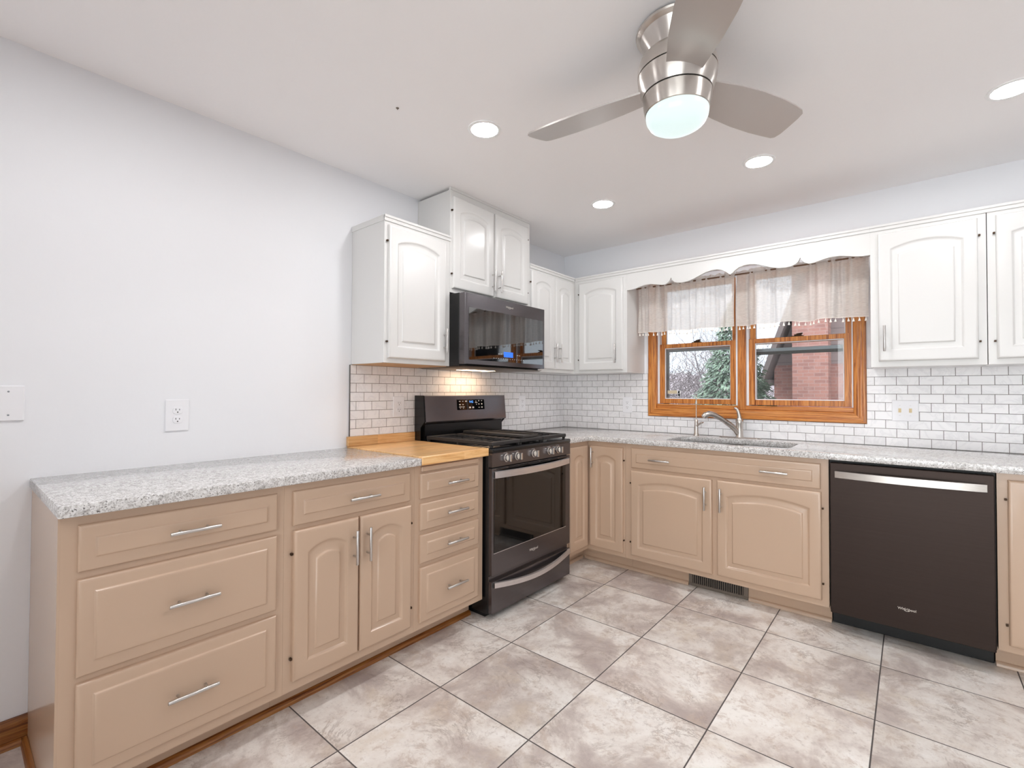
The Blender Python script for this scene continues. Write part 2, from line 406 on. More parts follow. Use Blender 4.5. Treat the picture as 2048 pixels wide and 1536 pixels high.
# unseen glazed patio door, added behind the camera to let in fill daylight
d1 = bpy.data.objects.new('added_fill_door', None); COL.objects.link(d1); d1.location = ((DX0+DX1)/2, YF-0.06, 0); d1['kind'] = 'structure'; LOC['added_fill_door'] = d1.location.copy()
b = MB(); xm = (DX0+DX1)/2
for x0, x1 in ((DX0, DX0+0.07), (xm-0.05, xm+0.05), (DX1-0.07, DX1)): b.box(x0, x1, YF-0.09, YF-0.03, 0, DZ1)
b.box(DX0+0.07, DX1-0.07, YF-0.09, YF-0.03, DZ1-0.07, DZ1); b.box(DX0+0.07, DX1-0.07, YF-0.09, YF-0.03, 0, 0.07)
part('door_frame', b, 'vinyl', d1)
for x0, x1 in ((DX0+0.07, xm-0.05), (xm+0.05, DX1-0.07)):
    b = MB(); b.box(x0, x1, YF-0.061, YF-0.055, 0.07, DZ1-0.07); part('pane', b, 'glass', d1)

# oak baseboard on the left wall beyond the cabinets
b = MB(); fn = lambda a, d, z: Vector((d, a, z))
prof = [(0, 0), (0.012, 0), (0.012, 0.074), (0.010, 0.082), (0.006, 0.094), (0, 0.094)]
b.loops([[Vector((x, y, z)) for x, z in prof] for y in (YF+0.001, -3.3725)]); struct('baseboard_left', b, 'oak_y')
b = MB(); qr = [(0.0122, 0)]+[(0.0122+0.017*math.cos(t*PI/10), 0.02*math.sin(t*PI/10)) for t in range(6)]
b.loops([[Vector((x, y, z)) for x, z in qr] for y in (YF+0.001, -3.391)]); struct('trim_1', b, 'oak_y')

# ------------------------------------------------------------------ cabinet parts
def arch_loop(a0, a1, z0, zs, rise, n=14):
    pts = [(a0, z0), (a1, z0)]
    if rise <= 0:
        return pts+[(a1+(a0-a1)*k/n, zs) for k in range(n+1)]
    c = (a1-a0); R = (c*c/4+rise*rise)/(2*rise); am = (a0+a1)/2; half = math.asin(min(1, c/2/R))
    for k in range(n+1):
        th = half-2*half*k/n; pts.append((am+R*math.sin(th), zs+rise-R+R*math.cos(th)))
    return pts
def out_loop(a0, a1, z0, z1, n=14):
    return [(a0, z0), (a1, z0)]+[(a1+(a0-a1)*k/n, z1) for k in range(n+1)]

def panel_door(fn, a0, a1, z0, z1, stile=0.052, rise=0.03, t=0.02, rail_b=0.058, rail_t=0.060):
    mb = MB(); n = 14
    A = lambda lp, d: [fn(a, d, z) for a, z in lp]
    w = a1-a0; rise = min(rise, (w-2*stile)*0.2)
    zs = z1-rail_t-rise
    def inner(e): return arch_loop(a0+stile+e, a1-stile-e, z0+rail_b+e, zs-e, rise*max(0.45, 1-e*9), n)
    ol = lambda e, d: A(out_loop(a0+e, a1-e, z0+e, z1-e), d)
    L = [ol(0, 0), ol(0, t-0.009), ol(0.001, t-0.006), ol(0.0025, t-0.0035), ol(0.005, t-0.0014), ol(0.009, t-0.0003), ol(0.014, t), A(inner(-0.006), t), A(inner(-0.002), t-0.0003), A(inner(0.0005), t-0.0014), A(inner(0.0025), t-0.004), A(inner(0.009), t-0.009),
         A(inner(0.013), t-0.009), A(inner(0.032), t-0.0062), A(inner(0.0337), t-0.0044), A(inner(0.0352), t-0.002), A(inner(0.0367), t-0.0006), A(inner(0.039), t), A(inner(0.043), t)]
    return mb.loops(L)
def slab_front(fn, a0, a1, z0, z1, t=0.02, m=0.036):
    mb = MB(); A = lambda e, d: [fn(a, d, z) for a, z in rect(a0+e, a1-e, z0+e, z1-e)]
    return mb.loops([A(0, 0), A(0, t-0.014), A(0.001, t-0.011), A(0.0025, t-0.0088), A(0.005, t-0.0072), A(0.009, t-0.0066), A(0.013, t-0.0064), A(m-0.002, t-0.0064), A(m, t-0.0060), A(m+0.0017, t-0.0044), A(m+0.0032, t-0.002), A(m+0.0047, t-0.0006), A(m+0.0072, t), A(m+0.0115, t)])
def pull(fn, a, z, vertical, d=0.02, L=0.139):
    mb = MB(); P = (lambda s: fn(a, d+0.028, z+s)) if vertical else (lambda s: fn(a+s, d+0.028, z))
    mb.tube([P(-L/2), P(-L/2+0.0015), P(L/2-0.0015), P(L/2)], [0.0050, 0.0058, 0.0058, 0.0050], 12)
    for s in (-0.038, 0.038):
        q = P(s); base = fn(a, d-0.001, z+s) if vertical else fn(a+s, d-0.001, z)
        mb.tube([base, q], 0.0042, 10)
    return mb
def hinge(fn, a, z, d=0.0):
    mb = MB(); mb.prism(rect(a-0.004, a+0.004, z-0.0045, z+0.0045), fn, d+0.001, d+0.013, 0.001); return mb

def add_door(root, fn, a0, a1, z0, z1, handle=None, hinge_at=None, mat='tan', t=0.02, **kw):
    """handle=(a, zc) or None; hinge_at = edge coordinate"""
    dr = part('door', panel_door(fn, a0, a1, z0, z1, t=t, **kw), mat, root, angle=34)
    if handle: part('handle', pull(fn, handle[0], handle[1], True, t), 'pull', dr, 'slim steel bar handle')
    if hinge_at is not None:
        for zz in (z1-0.085, z0+0.085): part('hinge', hinge(fn, hinge_at, zz), 'bronze', dr, 'small dark hinge knuckle')
    return dr
def add_drawer(root, fn, a0, a1, z0, z1, pulls, mat='tan'):
    dr = part('drawer', slab_front(fn, a0, a1, z0, z1), mat, root, angle=34)
    for a in pulls: part('handle', pull(fn, a, (z0+z1)/2, False), 'pull', dr, 'slim steel bar handle')
    return dr

CT = 0.879      # carcass top
# ------------------------------------------------------------------ base cabinets, left run (faces +x)
FL = LW(0.610)
TOE = 0.508
base_prof = [(0.0015, 0.0), (TOE, 0.0), (TOE, 0.108), (0.610, 0.108), (0.610, CT), (0.0015, CT)]
def left_carcass(root, y0, y1, end=False):
    mb = MB(); mb.loops([[Vector((x, y, z)) for x, z in base_prof] for y in (y0, y1)]); part('carcass', mb, 'tan', root)
A0, A1, A2, A3 = -3.371, -2.7672, -2.1655, -1.7035
g = 'tan base cabinets with bar handles'
r = thing('base_cabinet', 'tan base cabinet with three wide drawers at the free end of the counter', 'cabinet', (0.30, (A0+A1)/2, 0), g)
left_carcass(r, A0, A1-0.0005)
b = MB(); b.box(0.0015, 0.60, A0-0.004, A0+0.001, 0.0, CT-0.001); b.box(0.585, 0.6095, A0-0.0055, A0, 0.108, CT-0.001); part('end_panel', b, 'tan', r)
for z0, z1 in ((0.720, 0.851), (0.431, 0.700), (0.140, 0.413)): add_drawer(r, FL, -3.336, -2.795, z0, z1, (-3.061,))
r = thing('base_cabinet', 'tan base cabinet with one drawer over two tall arched doors', 'cabinet', (0.30, (A1+A2)/2, 0), g)
left_carcass(r, A1, A2-0.0005)
add_drawer(r, FL, -2.736, -2.197, 0.721, 0.850, (-2.452,))
add_door(r, FL, -2.735, -2.4645, 0.146, 0.703, (-2.490, 0.588), -2.741)
add_door(r, FL, -2.4575, -2.193, 0.146, 0.703, (-2.4275, 0.588), -2.187)
r = thing('base_cabinet', 'narrow tan base cabinet with four stacked drawers beside the range', 'cabinet', (0.30, (A2+A3)/2, 0), g)
left_carcass(r, A2, A3)
b = MB(); b.box(0.6095, 0.622, -2.130, -1.748, 0.847, 0.870, 0.002); part('top_rail', b, 'tan', r)
for z0, z1 in ((0.718, 0.837), (0.570, 0.697), (0.416, 0.550), (0.140, 0.397)): add_drawer(r, FL, -2.1365, -1.7435, z0, z1, (-1.925,))
# oak shoe moulding at the foot of the left run and round its free end
b = MB(); b.loops([[Vector((TOE+0.0005+x, y, z)) for x, z in [(0, 0)]+[(0.018*math.cos(t*PI/10), 0.022*math.sin(t*PI/10)) for t in range(6)]] for y in (A0+0.03, A3)])
struct('trim_2', b, 'oak_y')
b = MB(); b.loops([[Vector((x, A0-0.0045-q, z)) for q, z in [(0, 0)]+[(0.018*math.cos(t*PI/10), 0.022*math.sin(t*PI/10)) for t in range(6)]] for x in (0.013, 0.52)])
struct('trim_3', b, 'oak_xd')

# ------------------------------------------------------------------ base cabinets, back run (faces -y)
FB = BW(-0.610)
r = thing('corner_base_cabinet', 'tan corner base cabinet with narrow folding doors right of the range', 'cabinet', (0.30, -0.30, 0), g)
Lp = lambda e: [(0.0015, -0.0015), (0.9045, -0.0015), (0.9045, -e), (e, -e), (e, -0.9275), (0.0015, -0.9275)]
b = MB(); b.loops([[Vector((x, y, 0)) for x, y in Lp(0.508)], [Vector((x, y, 0.1075)) for x, y in Lp(0.508)]]); b.loops([[Vector((x, y, 0.108)) for x, y in Lp(0.61)], [Vector((x, y, CT)) for x, y in Lp(0.61)]])
part('carcass', b, 'tan', r)
add_door(r, FL, -0.868, -0.6345, 0.136, 0.847, None, None)
add_door(r, FB, 0.6335, 0.889, 0.139, 0.846, (0.662, 0.765), 0.895)
r = thing('base_cabinet', 'wide tan sink base cabinet with long false drawer above two arched doors', 'cabinet', (1.48, -0.30, 0), g)
b = MB(); X0, X1 = 0.9055, 2.0555
b.box(X0, X1, -0.610, -0.592, 0.108, CT); b.box(X0, X0+0.018, -0.592, -0.0015, 0.108, CT); b.box(X1-0.018, X1, -0.592, -0.0015, 0.108, CT)
b.box(X0+0.018, X1-0.018, -0.592, -0.0015, 0.108, 0.126); b.box(X0+0.018, X1-0.018, -0.012, -0.0015, 0.126, CT); b.box(X0, X1, -0.508, -0.49, 0.0, 0.108)
part('carcass', b, 'tan', r)
add_drawer(r, FB, 0.949, 2.021, 0.719, 0.852, (1.1535, 1.805))
add_door(r, FB, 0.949, 1.4705, 0.140, 0.702, (1.4355, 0.588), 0.943)
add_door(r, FB, 1.500, 2.0235, 0.142, 0.704, (1.5245, 0.590), 2.0295)
r = thing('base_cabinet', 'tan base cabinet with a full height door right of the dishwasher', 'cabinet', (3.0, -0.30, 0), g)
b = MB(); pr = [(-0.0015, 0.0), (-0.508, 0.0), (-0.508, 0.108), (-0.610, 0.108), (-0.610, CT), (-0.0015, CT)]
b.loops([[Vector((x, y, z)) for y, z in pr] for x in (2.6725, 3.30)]); part('carcass', b, 'tan', r)
add_door(r, FB, 2.7055, 3.268, 0.139, 0.850, (3.235, 0.74), 2.699)
def shoe_x(x0, x1, nm):
    b = MB(); b.loops([[Vector((x, -0.5085-q, z)) for q, z in [(0, 0)]+[(0.016*math.cos(t*PI/10), 0.020*math.sin(t*PI/10)) for t in range(6)]] for x in (x0, x1)])
    struct(nm, b, 'tan')
shoe_x(0.53, 1.293, 'trim_4'); shoe_x(1.646, 2.055, 'trim_5'); shoe_x(2.6735, 3.30, 'trim_6')
b = MB(); b.loops([[Vector((0.5085+q, y, z)) for q, z in [(0, 0)]+[(0.016*math.cos(t*PI/10), 0.020*math.sin(t*PI/10)) for t in range(6)]] for y in (-0.926, -0.526)]); struct('trim_7', b, 'tan')

# toe-kick register
r = thing('floor_register', 'grey slotted metal air register in the toe kick under the sink cabinet', 'vent', (1.468, -0.515, 0))
b = MB(); fn = BW(-0.5088)
b.prism(rect(1.2955, 1.6435, 0.001, 0.020), fn, 0, 0.010, 0.002); b.prism(rect(1.2955, 1.6435, 0.086, 0.102), fn, 0, 0.010, 0.002)
b.prism(rect(1.2955, 1.318, 0.020, 0.086), fn, 0, 0.010); b.prism(rect(1.618, 1.6435, 0.020, 0.086), fn, 0, 0.010); part('frame', b, 'vent', r)
b = MB(); b.prism(rect(1.317, 1.619, 0.019, 0.087), fn, 0.0, 0.0015); part('duct_opening', b, 'dark', r, 'black opening behind the slats')
for k in range(24):
    a = 1.318+0.3*(k+0.5)/24; b = MB(); b.prism(rect(a-0.0022, a+0.0022, 0.020, 0.086), fn, 0.003, 0.009); part('slat', b, 'vent', r)

# ------------------------------------------------------------------ counters
b = MB(); b.box(0.001, 0.645, -3.381, -2.1495, 0.880, 0.914, 0.004, 2)
single('granite_countertop', b, 'granite', 'pale speckled granite counter slab along the left wall with a free end', 'countertop', (0.32, -2.76, 0.88))
r = thing('butcher_block_counter', 'light maple butcher block counter between the granite slab and the range', 'countertop', (0.32, -1.92, 0.88))
b = MB(); b.box(0.0015, 0.646, -2.1485, -1.6925, 0.880, 0.921, 0.0025); part('block', b, 'butcher', r)
b = MB(); b.box(0.0015, 0.0215, -2.1525, -1.6925, 0.9215, 0.974, 0.0015); part('upstand', b, 'butcher', r)

def fill_curve(outer, hole, z0, z1, bev):
    cu = bpy.data.curves.new('slab', 'CURVE'); cu.dimensions = '2D'; cu.fill_mode = 'BOTH'; cu.extrude = (z1-z0)/2-bev; cu.bevel_depth = bev; cu.bevel_resolution = 1; cu.offset = -bev
    for lp in (outer, hole):
        sp = cu.splines.new('POLY'); sp.points.add(len(lp)-1); sp.use_cyclic_u = True
        for p, (x, y) in zip(sp.points, lp): p.co = (x, y, 0, 1)
    o = bpy.data.objects.new('slab', cu); COL.objects.link(o); dg = bpy.context.evaluated_depsgraph_get(); dg.update()
    me = bpy.data.meshes.new_from_object(o.evaluated_get(dg)); mb = MB(); mb.mesh(me, Matrix.Translation((0, 0, (z0+z1)/2)))
    bpy.data.objects.remove(o); bpy.data.meshes.remove(me); bmesh.ops.remove_doubles(mb.bm, verts=mb.bm.verts[:], dist=1e-5); return mb
def rrect(x0, x1, y0, y1, r, n=6):
    pts = []
    for cx, cy, a in ((x1-r, y1-r, 0), (x0+r, y1-r, 90), (x0+r, y0+r, 180), (x1-r, y0+r, 270)):
        for k in range(n+1):
            t = math.radians(a+90*k/n); pts.append((cx+r*math.cos(t), cy+r*math.sin(t)))
    return pts
mb = fill_curve([(0.001, -0.001), (3.35, -0.001), (3.35, -0.645), (0.645, -0.645), (0.645, -0.9275), (0.001, -0.9275)], rrect(1.143, 1.863, -0.555, -0.195, 0.075)[::-1], 0.880, 0.914, 0.003)
single('granite_countertop', mb, 'granite', 'pale speckled granite counter with the sink cutout under the window', 'countertop', (1.5, -0.32, 0.88))
# double bowl sink hung under the granite
r = thing('kitchen_sink', 'undermounted double bowl steel sink below the window', 'sink', (1.503, -0.375, 0.69))
for x0, x1, dp in ((1.135, 1.488, 0.69), (1.518, 1.871, 0.70)):
    b = MB()
    seq = [(0.0, 0.8785), (0.004, 0.866), (0.010, dp+0.03), (0.035, dp), (0.13, dp-0.004)]
    b.loops([[Vector((x, y, z)) for x, y in rrect(x0+e, x1-e, -0.563+e, -0.187-e, max(0.02, 0.075-e))] for e, z in seq], cap0=False)
    inner = [(0.13, dp-0.007), (0.033, dp-0.003), (0.007, dp+0.03), (0.001, 0.866), (-0.003, 0.8785)]
    part('bowl', b, 'sink', r, angle=50)
    b = MB(); b.lathe([(0.045, 0.0), (0.043, 0.003), (0.02, 0.001)], ((x0+x1)/2, -0.375, dp-0.003), 20); part('drain', b, 'nickel', r)

# ------------------------------------------------------------------ backsplash
b = MB(); b.box(0.0003, 0.008, -2.134, -1.6915, 0.9745, 1.3715); b.box(0.0003, 0.008, -1.6915, -0.008, 0.9145, 1.3715)
single('tile_backsplash', b, 'splash_left', 'white marble subway tile backsplash behind the range on the left wall', 'backsplash', (0, 0, 0))
b = MB(); b.box(0.0003, 0.7955, -0.008, -0.0003, 0.9145, 1.3715); b.box(2.1845, 3.35, -0.008, -0.0003, 0.9145, 1.3715); b.box(0.7955, 2.1845, -0.008, -0.0003, 0.9145, 1.036)
single('tile_backsplash', b, 'splash_back', 'white marble subway tile backsplash around the window on the back wall', 'backsplash', (0, 0, 0))
b = MB(); b.box(0.0003, 0.0095, -2.1375, -2.1345, 0.975, 1.3715); struct('trim_8', b, 'tape')

# ------------------------------------------------------------------ wall cabinets
UL = LW(0.305); UB = BW(-0.305)
gw = 'white wall cabinets with arched doors'
def top_trim(root, fn, a0, a1, zt=2.142):
    b = MB(); b.prism(rect(a0, a1, zt-0.030, zt-0.012), fn, 0.0005, 0.006); b.prism(rect(a0, a1, zt-0.012, zt), fn, 0.0005, 0.011); part('top_trim', b, 'white', root)
r = thing('wall_cabinet', 'white single door wall cabinet at the left end of the row', 'cabinet', (0.15, -1.90, 1.372), gw)
b = MB(); b.box(0.0015, 0.305, -2.126, -1.6705, 1.374, 2.141, 0.0008); part('carcass', b, 'white', r)
b = MB(); b.box(0.004, 0.285, -2.122, -1.676, 1.3715, 1.3745); part('bottom_panel', b, 'rawwood', r, 'bare wood underside')
b = MB(); b.box(0.0015, 0.309, -2.1305, -2.1262, 2.112, 2.141); part('side_trim', b, 'white', r)
top_trim(r, UL, -2.1305, -1.6705)
add_door(r, UL, -2.107, -1.712, 1.399, 2.093, (-1.7305, 1.516), -2.113, 'white')
r = thing('wall_cabinet', 'taller white two door wall cabinet reaching the ceiling over the microwave', 'cabinet', (0.15, -1.29, 1.812), gw)
b = MB(); b.box(0.0015, 0.292, -1.6655, -0.9075, 1.814, 2.424); b.box(0.292, 0.305, -1.6695, -0.9035, 1.812, 2.4235, 0.0008); part('carcass', b, 'white', r)
b = MB(); b.box(0.294, 0.309, -1.6695, -0.9035, 2.4235, 2.439); part('top_trim', b, 'white', r)
add_door(r, UL, -1.655, -1.300, 1.838, 2.386, (-1.317, 1.940), -1.661, 'white')
add_door(r, UL, -1.285, -0.941, 1.838, 2.386, (-1.258, 1.940), -0.935, 'white')
r = thing('wall_cabinet', 'white wall cabinet with two narrow doors between microwave and corner', 'cabinet', (0.15, -0.60, 1.372), gw)
b = MB(); b.box(0.0015, 0.305, -0.902, -0.3065, 1.372, 2.141, 0.0008); part('carcass', b, 'white', r)
b = MB(); b.prism(rect(-0.902, -0.3170, 2.112, 2.130), UL, 0.0005, 0.006); b.prism(rect(-0.902, -0.3170, 2.130, 2.142), UL, 0.0005, 0.011); part('top_trim', b, 'white', r)
add_door(r, UL, -0.897, -0.6035, 1.396, 2.095, (-0.6225, 1.517), -0.9005, 'white', stile=0.05)
add_door(r, UL, -0.6005, -0.341, 1.396, 2.095, (-0.559, 1.517), None, 'white', stile=0.05)
r = thing('wall_cabinet', 'white single door corner wall cabinet left of the window', 'cabinet', (0.38, -0.15, 1.372), gw)
b = MB(); b.box(0.0015, 0.764, -0.305, -0.0015, 1.372, 2.141, 0.0008); part('carcass', b, 'white', r)
top_trim(r, UB, 0.3165, 0.764)
add_door(r, UB, 0.352, 0.7345, 1.394, 2.090, (0.682, 1.514), 0.3455, 'white')
r = thing('wall_cabinet', 'white single door wall cabinet right of the window', 'cabinet', (2.45, -0.15, 1.365), gw)
b = MB(); b.box(2.2205, 2.6765, -0.305, -0.0015, 1.366, 2.141, 0.0008); part('carcass', b, 'white', r)
top_trim(r, UB, 2.2205, 2.6765)
add_door(r, UB, 2.255, 2.646, 1.396, 2.090, (2.2815, 1.518), 2.652, 'white')
r = thing('wall_cabinet', 'white wall cabinet above the dishwasher at the right edge of the photo', 'cabinet', (2.98, -0.15, 1.365), gw)
b = MB(); b.box(2.6795, 3.28, -0.305, -0.0015, 1.366, 2.141, 0.0008); part('carcass', b, 'white', r)
top_trim(r, UB, 2.6765, 3.28)
add_door(r, UB, 2.709, 3.245, 1.394, 2.090, (3.215, 1.518), 2.703, 'white')
# scalloped board bridging the cabinets over the window
half = [(0.7645, 1.987), (0.800, 1.987), (0.835, 1.992), (0.87, 2.001), (0.905, 2.008), (0.95, 2.008), (0.99, 2.000), (1.03, 1.990), (1.055, 1.989), (1.075, 1.998), (1.090, 2.013), (1.099, 2.033),
        (1.108, 2.012), (1.122, 1.999), (1.145, 1.989), (1.175, 1.986), (1.215, 1.989), (1.255, 2.000), (1.295, 2.016), (1.335, 2.032), (1.375, 2.040), (1.410, 2.039), (1.440, 2.030), (1.465, 2.014), (1.482, 1.999), (1.4925, 1.993)]
prof = half+[(2*1.4925-a, z) for a, z in half[-2::-1]]
b = MB(); poly = [(0.7645, 2.141)]+prof+[(2.2205, 2.141)]
pts0 = [UB(a, -0.019, z) for a, z in prof]; top0 = [UB(a, -0.019, 2.141) for a, z in prof]; pts1 = [UB(a, 0, z) for a, z in prof]; top1 = [UB(a, 0, 2.141) for a, z in prof]
b.loops([top0, pts0, pts1, top1, top0], False, False, closed=False)
n = len(prof)
b2 = MB()
for i in (0, n-1): b.face([b.bm.verts.new(p) for p in (pts0[i], pts1[i], top1[i], top0[i])])
bmesh.ops.remove_doubles(b.bm, verts=b.bm.verts[:], dist=1e-5)
r = thing('scalloped_valance_board', 'white scalloped wooden board spanning above the window between the cabinets', 'valance board', (1.49, -0.30, 1.986))
part('board', b, 'white', r, angle=40); top_trim(r, UB, 0.7645, 2.220)

# ------------------------------------------------------------------ window
w1 = bpy.data.objects.new('window_1', None); COL.objects.link(w1); w1.location = (1.49, 0.0, 1.036); w1['kind'] = 'structure'; LOC['window_1'] = w1.location.copy()
CX0, CX1, CZ0, CZ1, CW = 0.797, 2.1835, 1.0375, 2.205, 0.066
cas = [(0.0, 0.006), (0.006, 0.019), (0.016, 0.020), (0.020, 0.017), (0.028, 0.018), (0.034, 0.016), (0.040, 0.017), (0.050, 0.014), (0.060, 0.013), (0.066, 0.008), (0.066, 0.001), (0.0, 0.001)]
def casing(p0, p1, inward, m):
    # p0,p1: outer corners (x,z); mitred strip
    b = MB(); L0 = []; L1 = []
    for e, d in cas:
        a = (p0[0]+e*inward[0][0], p0[1]+e*inward[0][1]); c = (p1[0]+e*inward[1][0], p1[1]+e*inward[1][1])
        L0.append(Vector((a[0], -d, a[1]))); L1.append(Vector((c[0], -d, c[1])))
    b.loops([L0, L1]); return part('casing', b, m, w1)
casing((CX0, CZ0), (CX0, CZ1), ((1, 1), (1, -1)), 'oak_z'); casing((CX1, CZ0), (CX1, CZ1), ((-1, 1), (-1, -1)), 'oak_z')
casing((CX0, CZ0), (CX1, CZ0), ((1, 1), (-1, 1)), 'oak_x'); casing((CX0, CZ1), (CX1, CZ1), ((1, -1), (-1, -1)), 'oak_x')
JX0, JX1 = 0.8645, 2.1245
b = MB(); b.box(WX0, JX0, -0.0005, 0.118, WZ0, WZ1); b.box(JX1, WX1, -0.0005, 0.118, WZ0, WZ1); part('jamb', b, 'oak_z', w1)
b = MB(); b.box(JX0, JX1, -0.0005, 0.118, WZ0, 1.104); b.box(JX0, JX1, 0.002, 0.018, 1.104, 1.133, 0.003); part('sill', b, 'oak_x', w1)
b = MB(); b.box(JX0, JX1, -0.0005, 0.055, 2.130, WZ1); part('head_jamb', b, 'oak_x', w1)
b = MB(); b.box(JX0, JX1, 0.055, 0.118, 2.06, WZ1); b.box(JX0, JX1, 0.045, 0.06, 2.085, 2.130); part('head_liner', b, 'vinyl', w1, 'white vinyl head of the window')
b = MB(); b.box(1.455, 1.507, 0.030, 0.118, 2.045, 2.06); b.box(1.455, 1.507, 0.001, 0.118, 1.104, 2.045, 0.002); part('mullion', b, 'oak_z', w1)
UZ1 = 2.052
for x0, x1 in ((JX0, 1.455), (1.507, JX1)):
    for a0, a1 in ((x0+0.0005, x0+0.016), (x1-0.016, x1-0.0005)):
        b = MB(); b.box(a0, a1, 0.020, 0.112, 1.134, 2.06); part('jamb_liner', b, 'vinyl', w1, 'white sash track')
    # lower sash (inside) and upper sash (outside)
    for nm, y0, y1, z0, z1, st, rb, rt in (('lower_sash', 0.022, 0.056, 1.138, 1.596, 0.044, 0.036, 0.030), ('upper_sash', 0.062, 0.094, 1.560, UZ1, 0.040, 0.034, 0.034)):
        a0, a1 = x0+0.010, x1-0.010
        b = MB(); b.box(a0, a0+st, y0, y1, z0, z1, 0.0015); b.box(a1-st, a1, y0, y1, z0, z1, 0.0015)
        b.box(a0+st, a1-st, y0+0.002, y1, z1-rt, z1, 0.0015); b.box(a0+st, a1-st, y0+0.003, y1, z0, z0+rb, 0.0015)
        sh = part(nm, b, 'oak_z', w1)
        b = MB(); ym2 = (y0+y1)/2; b.box(a0+st-0.004, a1-st+0.004, ym2, ym2+0.005, z0+rb-0.004, z1-rt+0.004); part('pane', b, 'glass', sh)
        b = MB(); i0, i1, j0, j1 = a0+st, a1-st, z0+rb, z1-rt
        for q in ((i0, i0+0.006, j0, j1), (i1-0.006, i1, j0, j1), (i0+0.006, i1-0.006, j0, j0+0.006), (i0+0.006, i1-0.006, j1-0.006, j1)): b.box(q[0], q[1], ym2-0.004, ym2-0.0002, q[2], q[3])
        part('glazing_bead', b, 'vinyl', sh, 'thin pale bead round the glass')
    xm = (x0+x1)/2
    b = MB(); b.box(xm-0.035, xm+0.035, 0.030, 0.055, 1.5965, 1.602, 0.001); b.box(xm-0.020, xm+0.022, 0.034, 0.062, 1.602, 1.612, 0.003); b.tube([(xm-0.005, 0.038, 1.612), (xm+0.03, 0.030, 1.615)], 0.005, 8); part('sash_lock', b, 'bronze', w1, 'dark bronze sash lock')
b = MB(); b.box(0.881, 1.439, 0.100, 0.110, 1.540, 1.562); b.box(0.881, 0.925, 0.100, 0.110, 1.12, 1.540); part('storm_rail', b, 'storm', w1, 'grey storm window frame outside')
b = MB(); b.box(1.523, 2.108, 0.100, 0.110, 1.510, 1.532); b.box(1.523, 1.556, 0.100, 0.110, 1.12, 1.489); part('storm_rail', b, 'storm', w1, 'grey storm window frame outside')
b = MB(); b.box(1.523, 2.108, 0.100, 0.112, 1.489, 1.510); part('storm_rail', b, 'stormdark', w1, 'dark lower edge of the storm sash')
# security sticker on the left lower pane
r = thing('window_sticker', 'small tan security sticker on the lower left window pane', 'sticker', (0.985, 0.037, 1.19))
fn = BW(0.0385)
b = MB(); b.prism(rect(0.937, 1.012, 1.213, 1.239), fn, -0.0003, 0.0002); part('paper', b, 'sticker', r)
b = MB(); b.prism(rect(1.014, 1.038, 1.194, 1.239), fn, -0.0003, 0.0002); part('emblem', b, 'plate', r)
b = MB(); b.prism(rect(1.017, 1.035, 1.197, 1.212), fn, 0.0002, 0.0005); b.prism([(1.017, 1.215), (1.035, 1.215), (1.028, 1.226), (1.035, 1.236), (1.021, 1.236), (1.017, 1.228)], fn, 0.0002, 0.0005); part('emblem_mark', b, 'blackm', r)
b = MB(); text_mb(b, 'protected by', 0.0155, frame(fn, 0.974, 0.0003, 1.203), 0.0002); part('lettering', b, 'blackm', r)

# ------------------------------------------------------------------ curtains
def curtain(x0, x1, seed, zl, zr, label):
    rnd = random.Random(seed); N = 260; ph = [rnd.uniform(0, 6.28) for _ in range(8)]
    fr = [rnd.uniform(60, 150) for _ in range(4)]+[rnd.uniform(18, 40) for _ in range(4)]
    rows = []; zs = [1.0, 0.985, 0.97, 0.94, 0.92, 0.85, 0.7, 0.5, 0.3, 0.15, 0.06, 0.055, 0.0]
    def yo(x, t):
        h = sum(math.sin(f*x*1.25+p) for f, p in zip(fr[:4], ph[:4]))*0.0062
        l = sum(math.sin(f*x+p) for f, p in zip(fr[4:], ph[4:]))*0.0125
        pin = 0.35 if 0.93 < t < 0.975 else 1.0
        return -0.150+(h*(0.45+0.55*t)+l*(1.15-0.55*t))*pin
    L = []
    for t in zs:
        row = []
        for i in range(N+1):
            x = x0+(x1-x0)*i/N; zb = zl+(zr-zl)*i/N+0.003*math.sin(x*23+seed)
            row.append(Vector((x+0.002*math.sin(x*70+6*t), yo(x, t), zb+(2.046-zb)*t+(0.004*math.sin(x*120) if t == 1.0 else 0))))
        L.append(row)
    b = MB(); b.loops(L, False, False, closed=False)
    r = thing('valance_curtain', label, 'curtain', ((x0+x1)/2, -0.15, (zl+zr)/2), 'sheer valance curtains')
    part('cloth', b, 'linen', r, angle=180)
    hem = MB(); hem.tube([L[-1][i]+Vector((0, -0.001, 0.0005)) for i in range(0, N+1, 4)], 0.0016, 6); part('hem', hem, 'tassel', r, 'pale hem braid')
    nt = int((x1-x0)/0.0275); 
    for k in range(nt):
        i = int((k+0.5)/nt*N+rnd.uniform(-1.5, 1.5)); p = L[-1][max(0, min(N, i))]; dx = rnd.uniform(-0.003, 0.003); s = rnd.uniform(0.9, 1.1)
        t = MB(); t.tube([p, p+Vector((dx, -0.001, -0.009*s))], 0.0012, 6)
        c = p+Vector((dx, -0.001, 0)); t.lathe([(0.001, -0.008*s), (0.0034, -0.010*s), (0.0030, -0.0135*s), (0.0048, -0.018*s), (0.0066, -0.025*s), (0.0058, -0.0265*s), (0.001, -0.0262*s)], c, 9); part('tassel', t, 'tassel', r)
curtain(0.7785, 1.479, 3, 1.680, 1.674, 'left half of the sheer linen valance curtain with white tassels')
curtain(1.4815, 2.205, 11, 1.674, 1.672, 'right half of the sheer linen valance curtain with white tassels')
b = MB(); b.tube([(0.7655, -0.146, 2.022), (2.2195, -0.146, 2.022)], 0.0055, 10)
single('curtain_rod', b, 'rod', 'thin tension rod carrying the valance curtains across the window', 'curtain rod', (1.49, -0.146, 2.016))

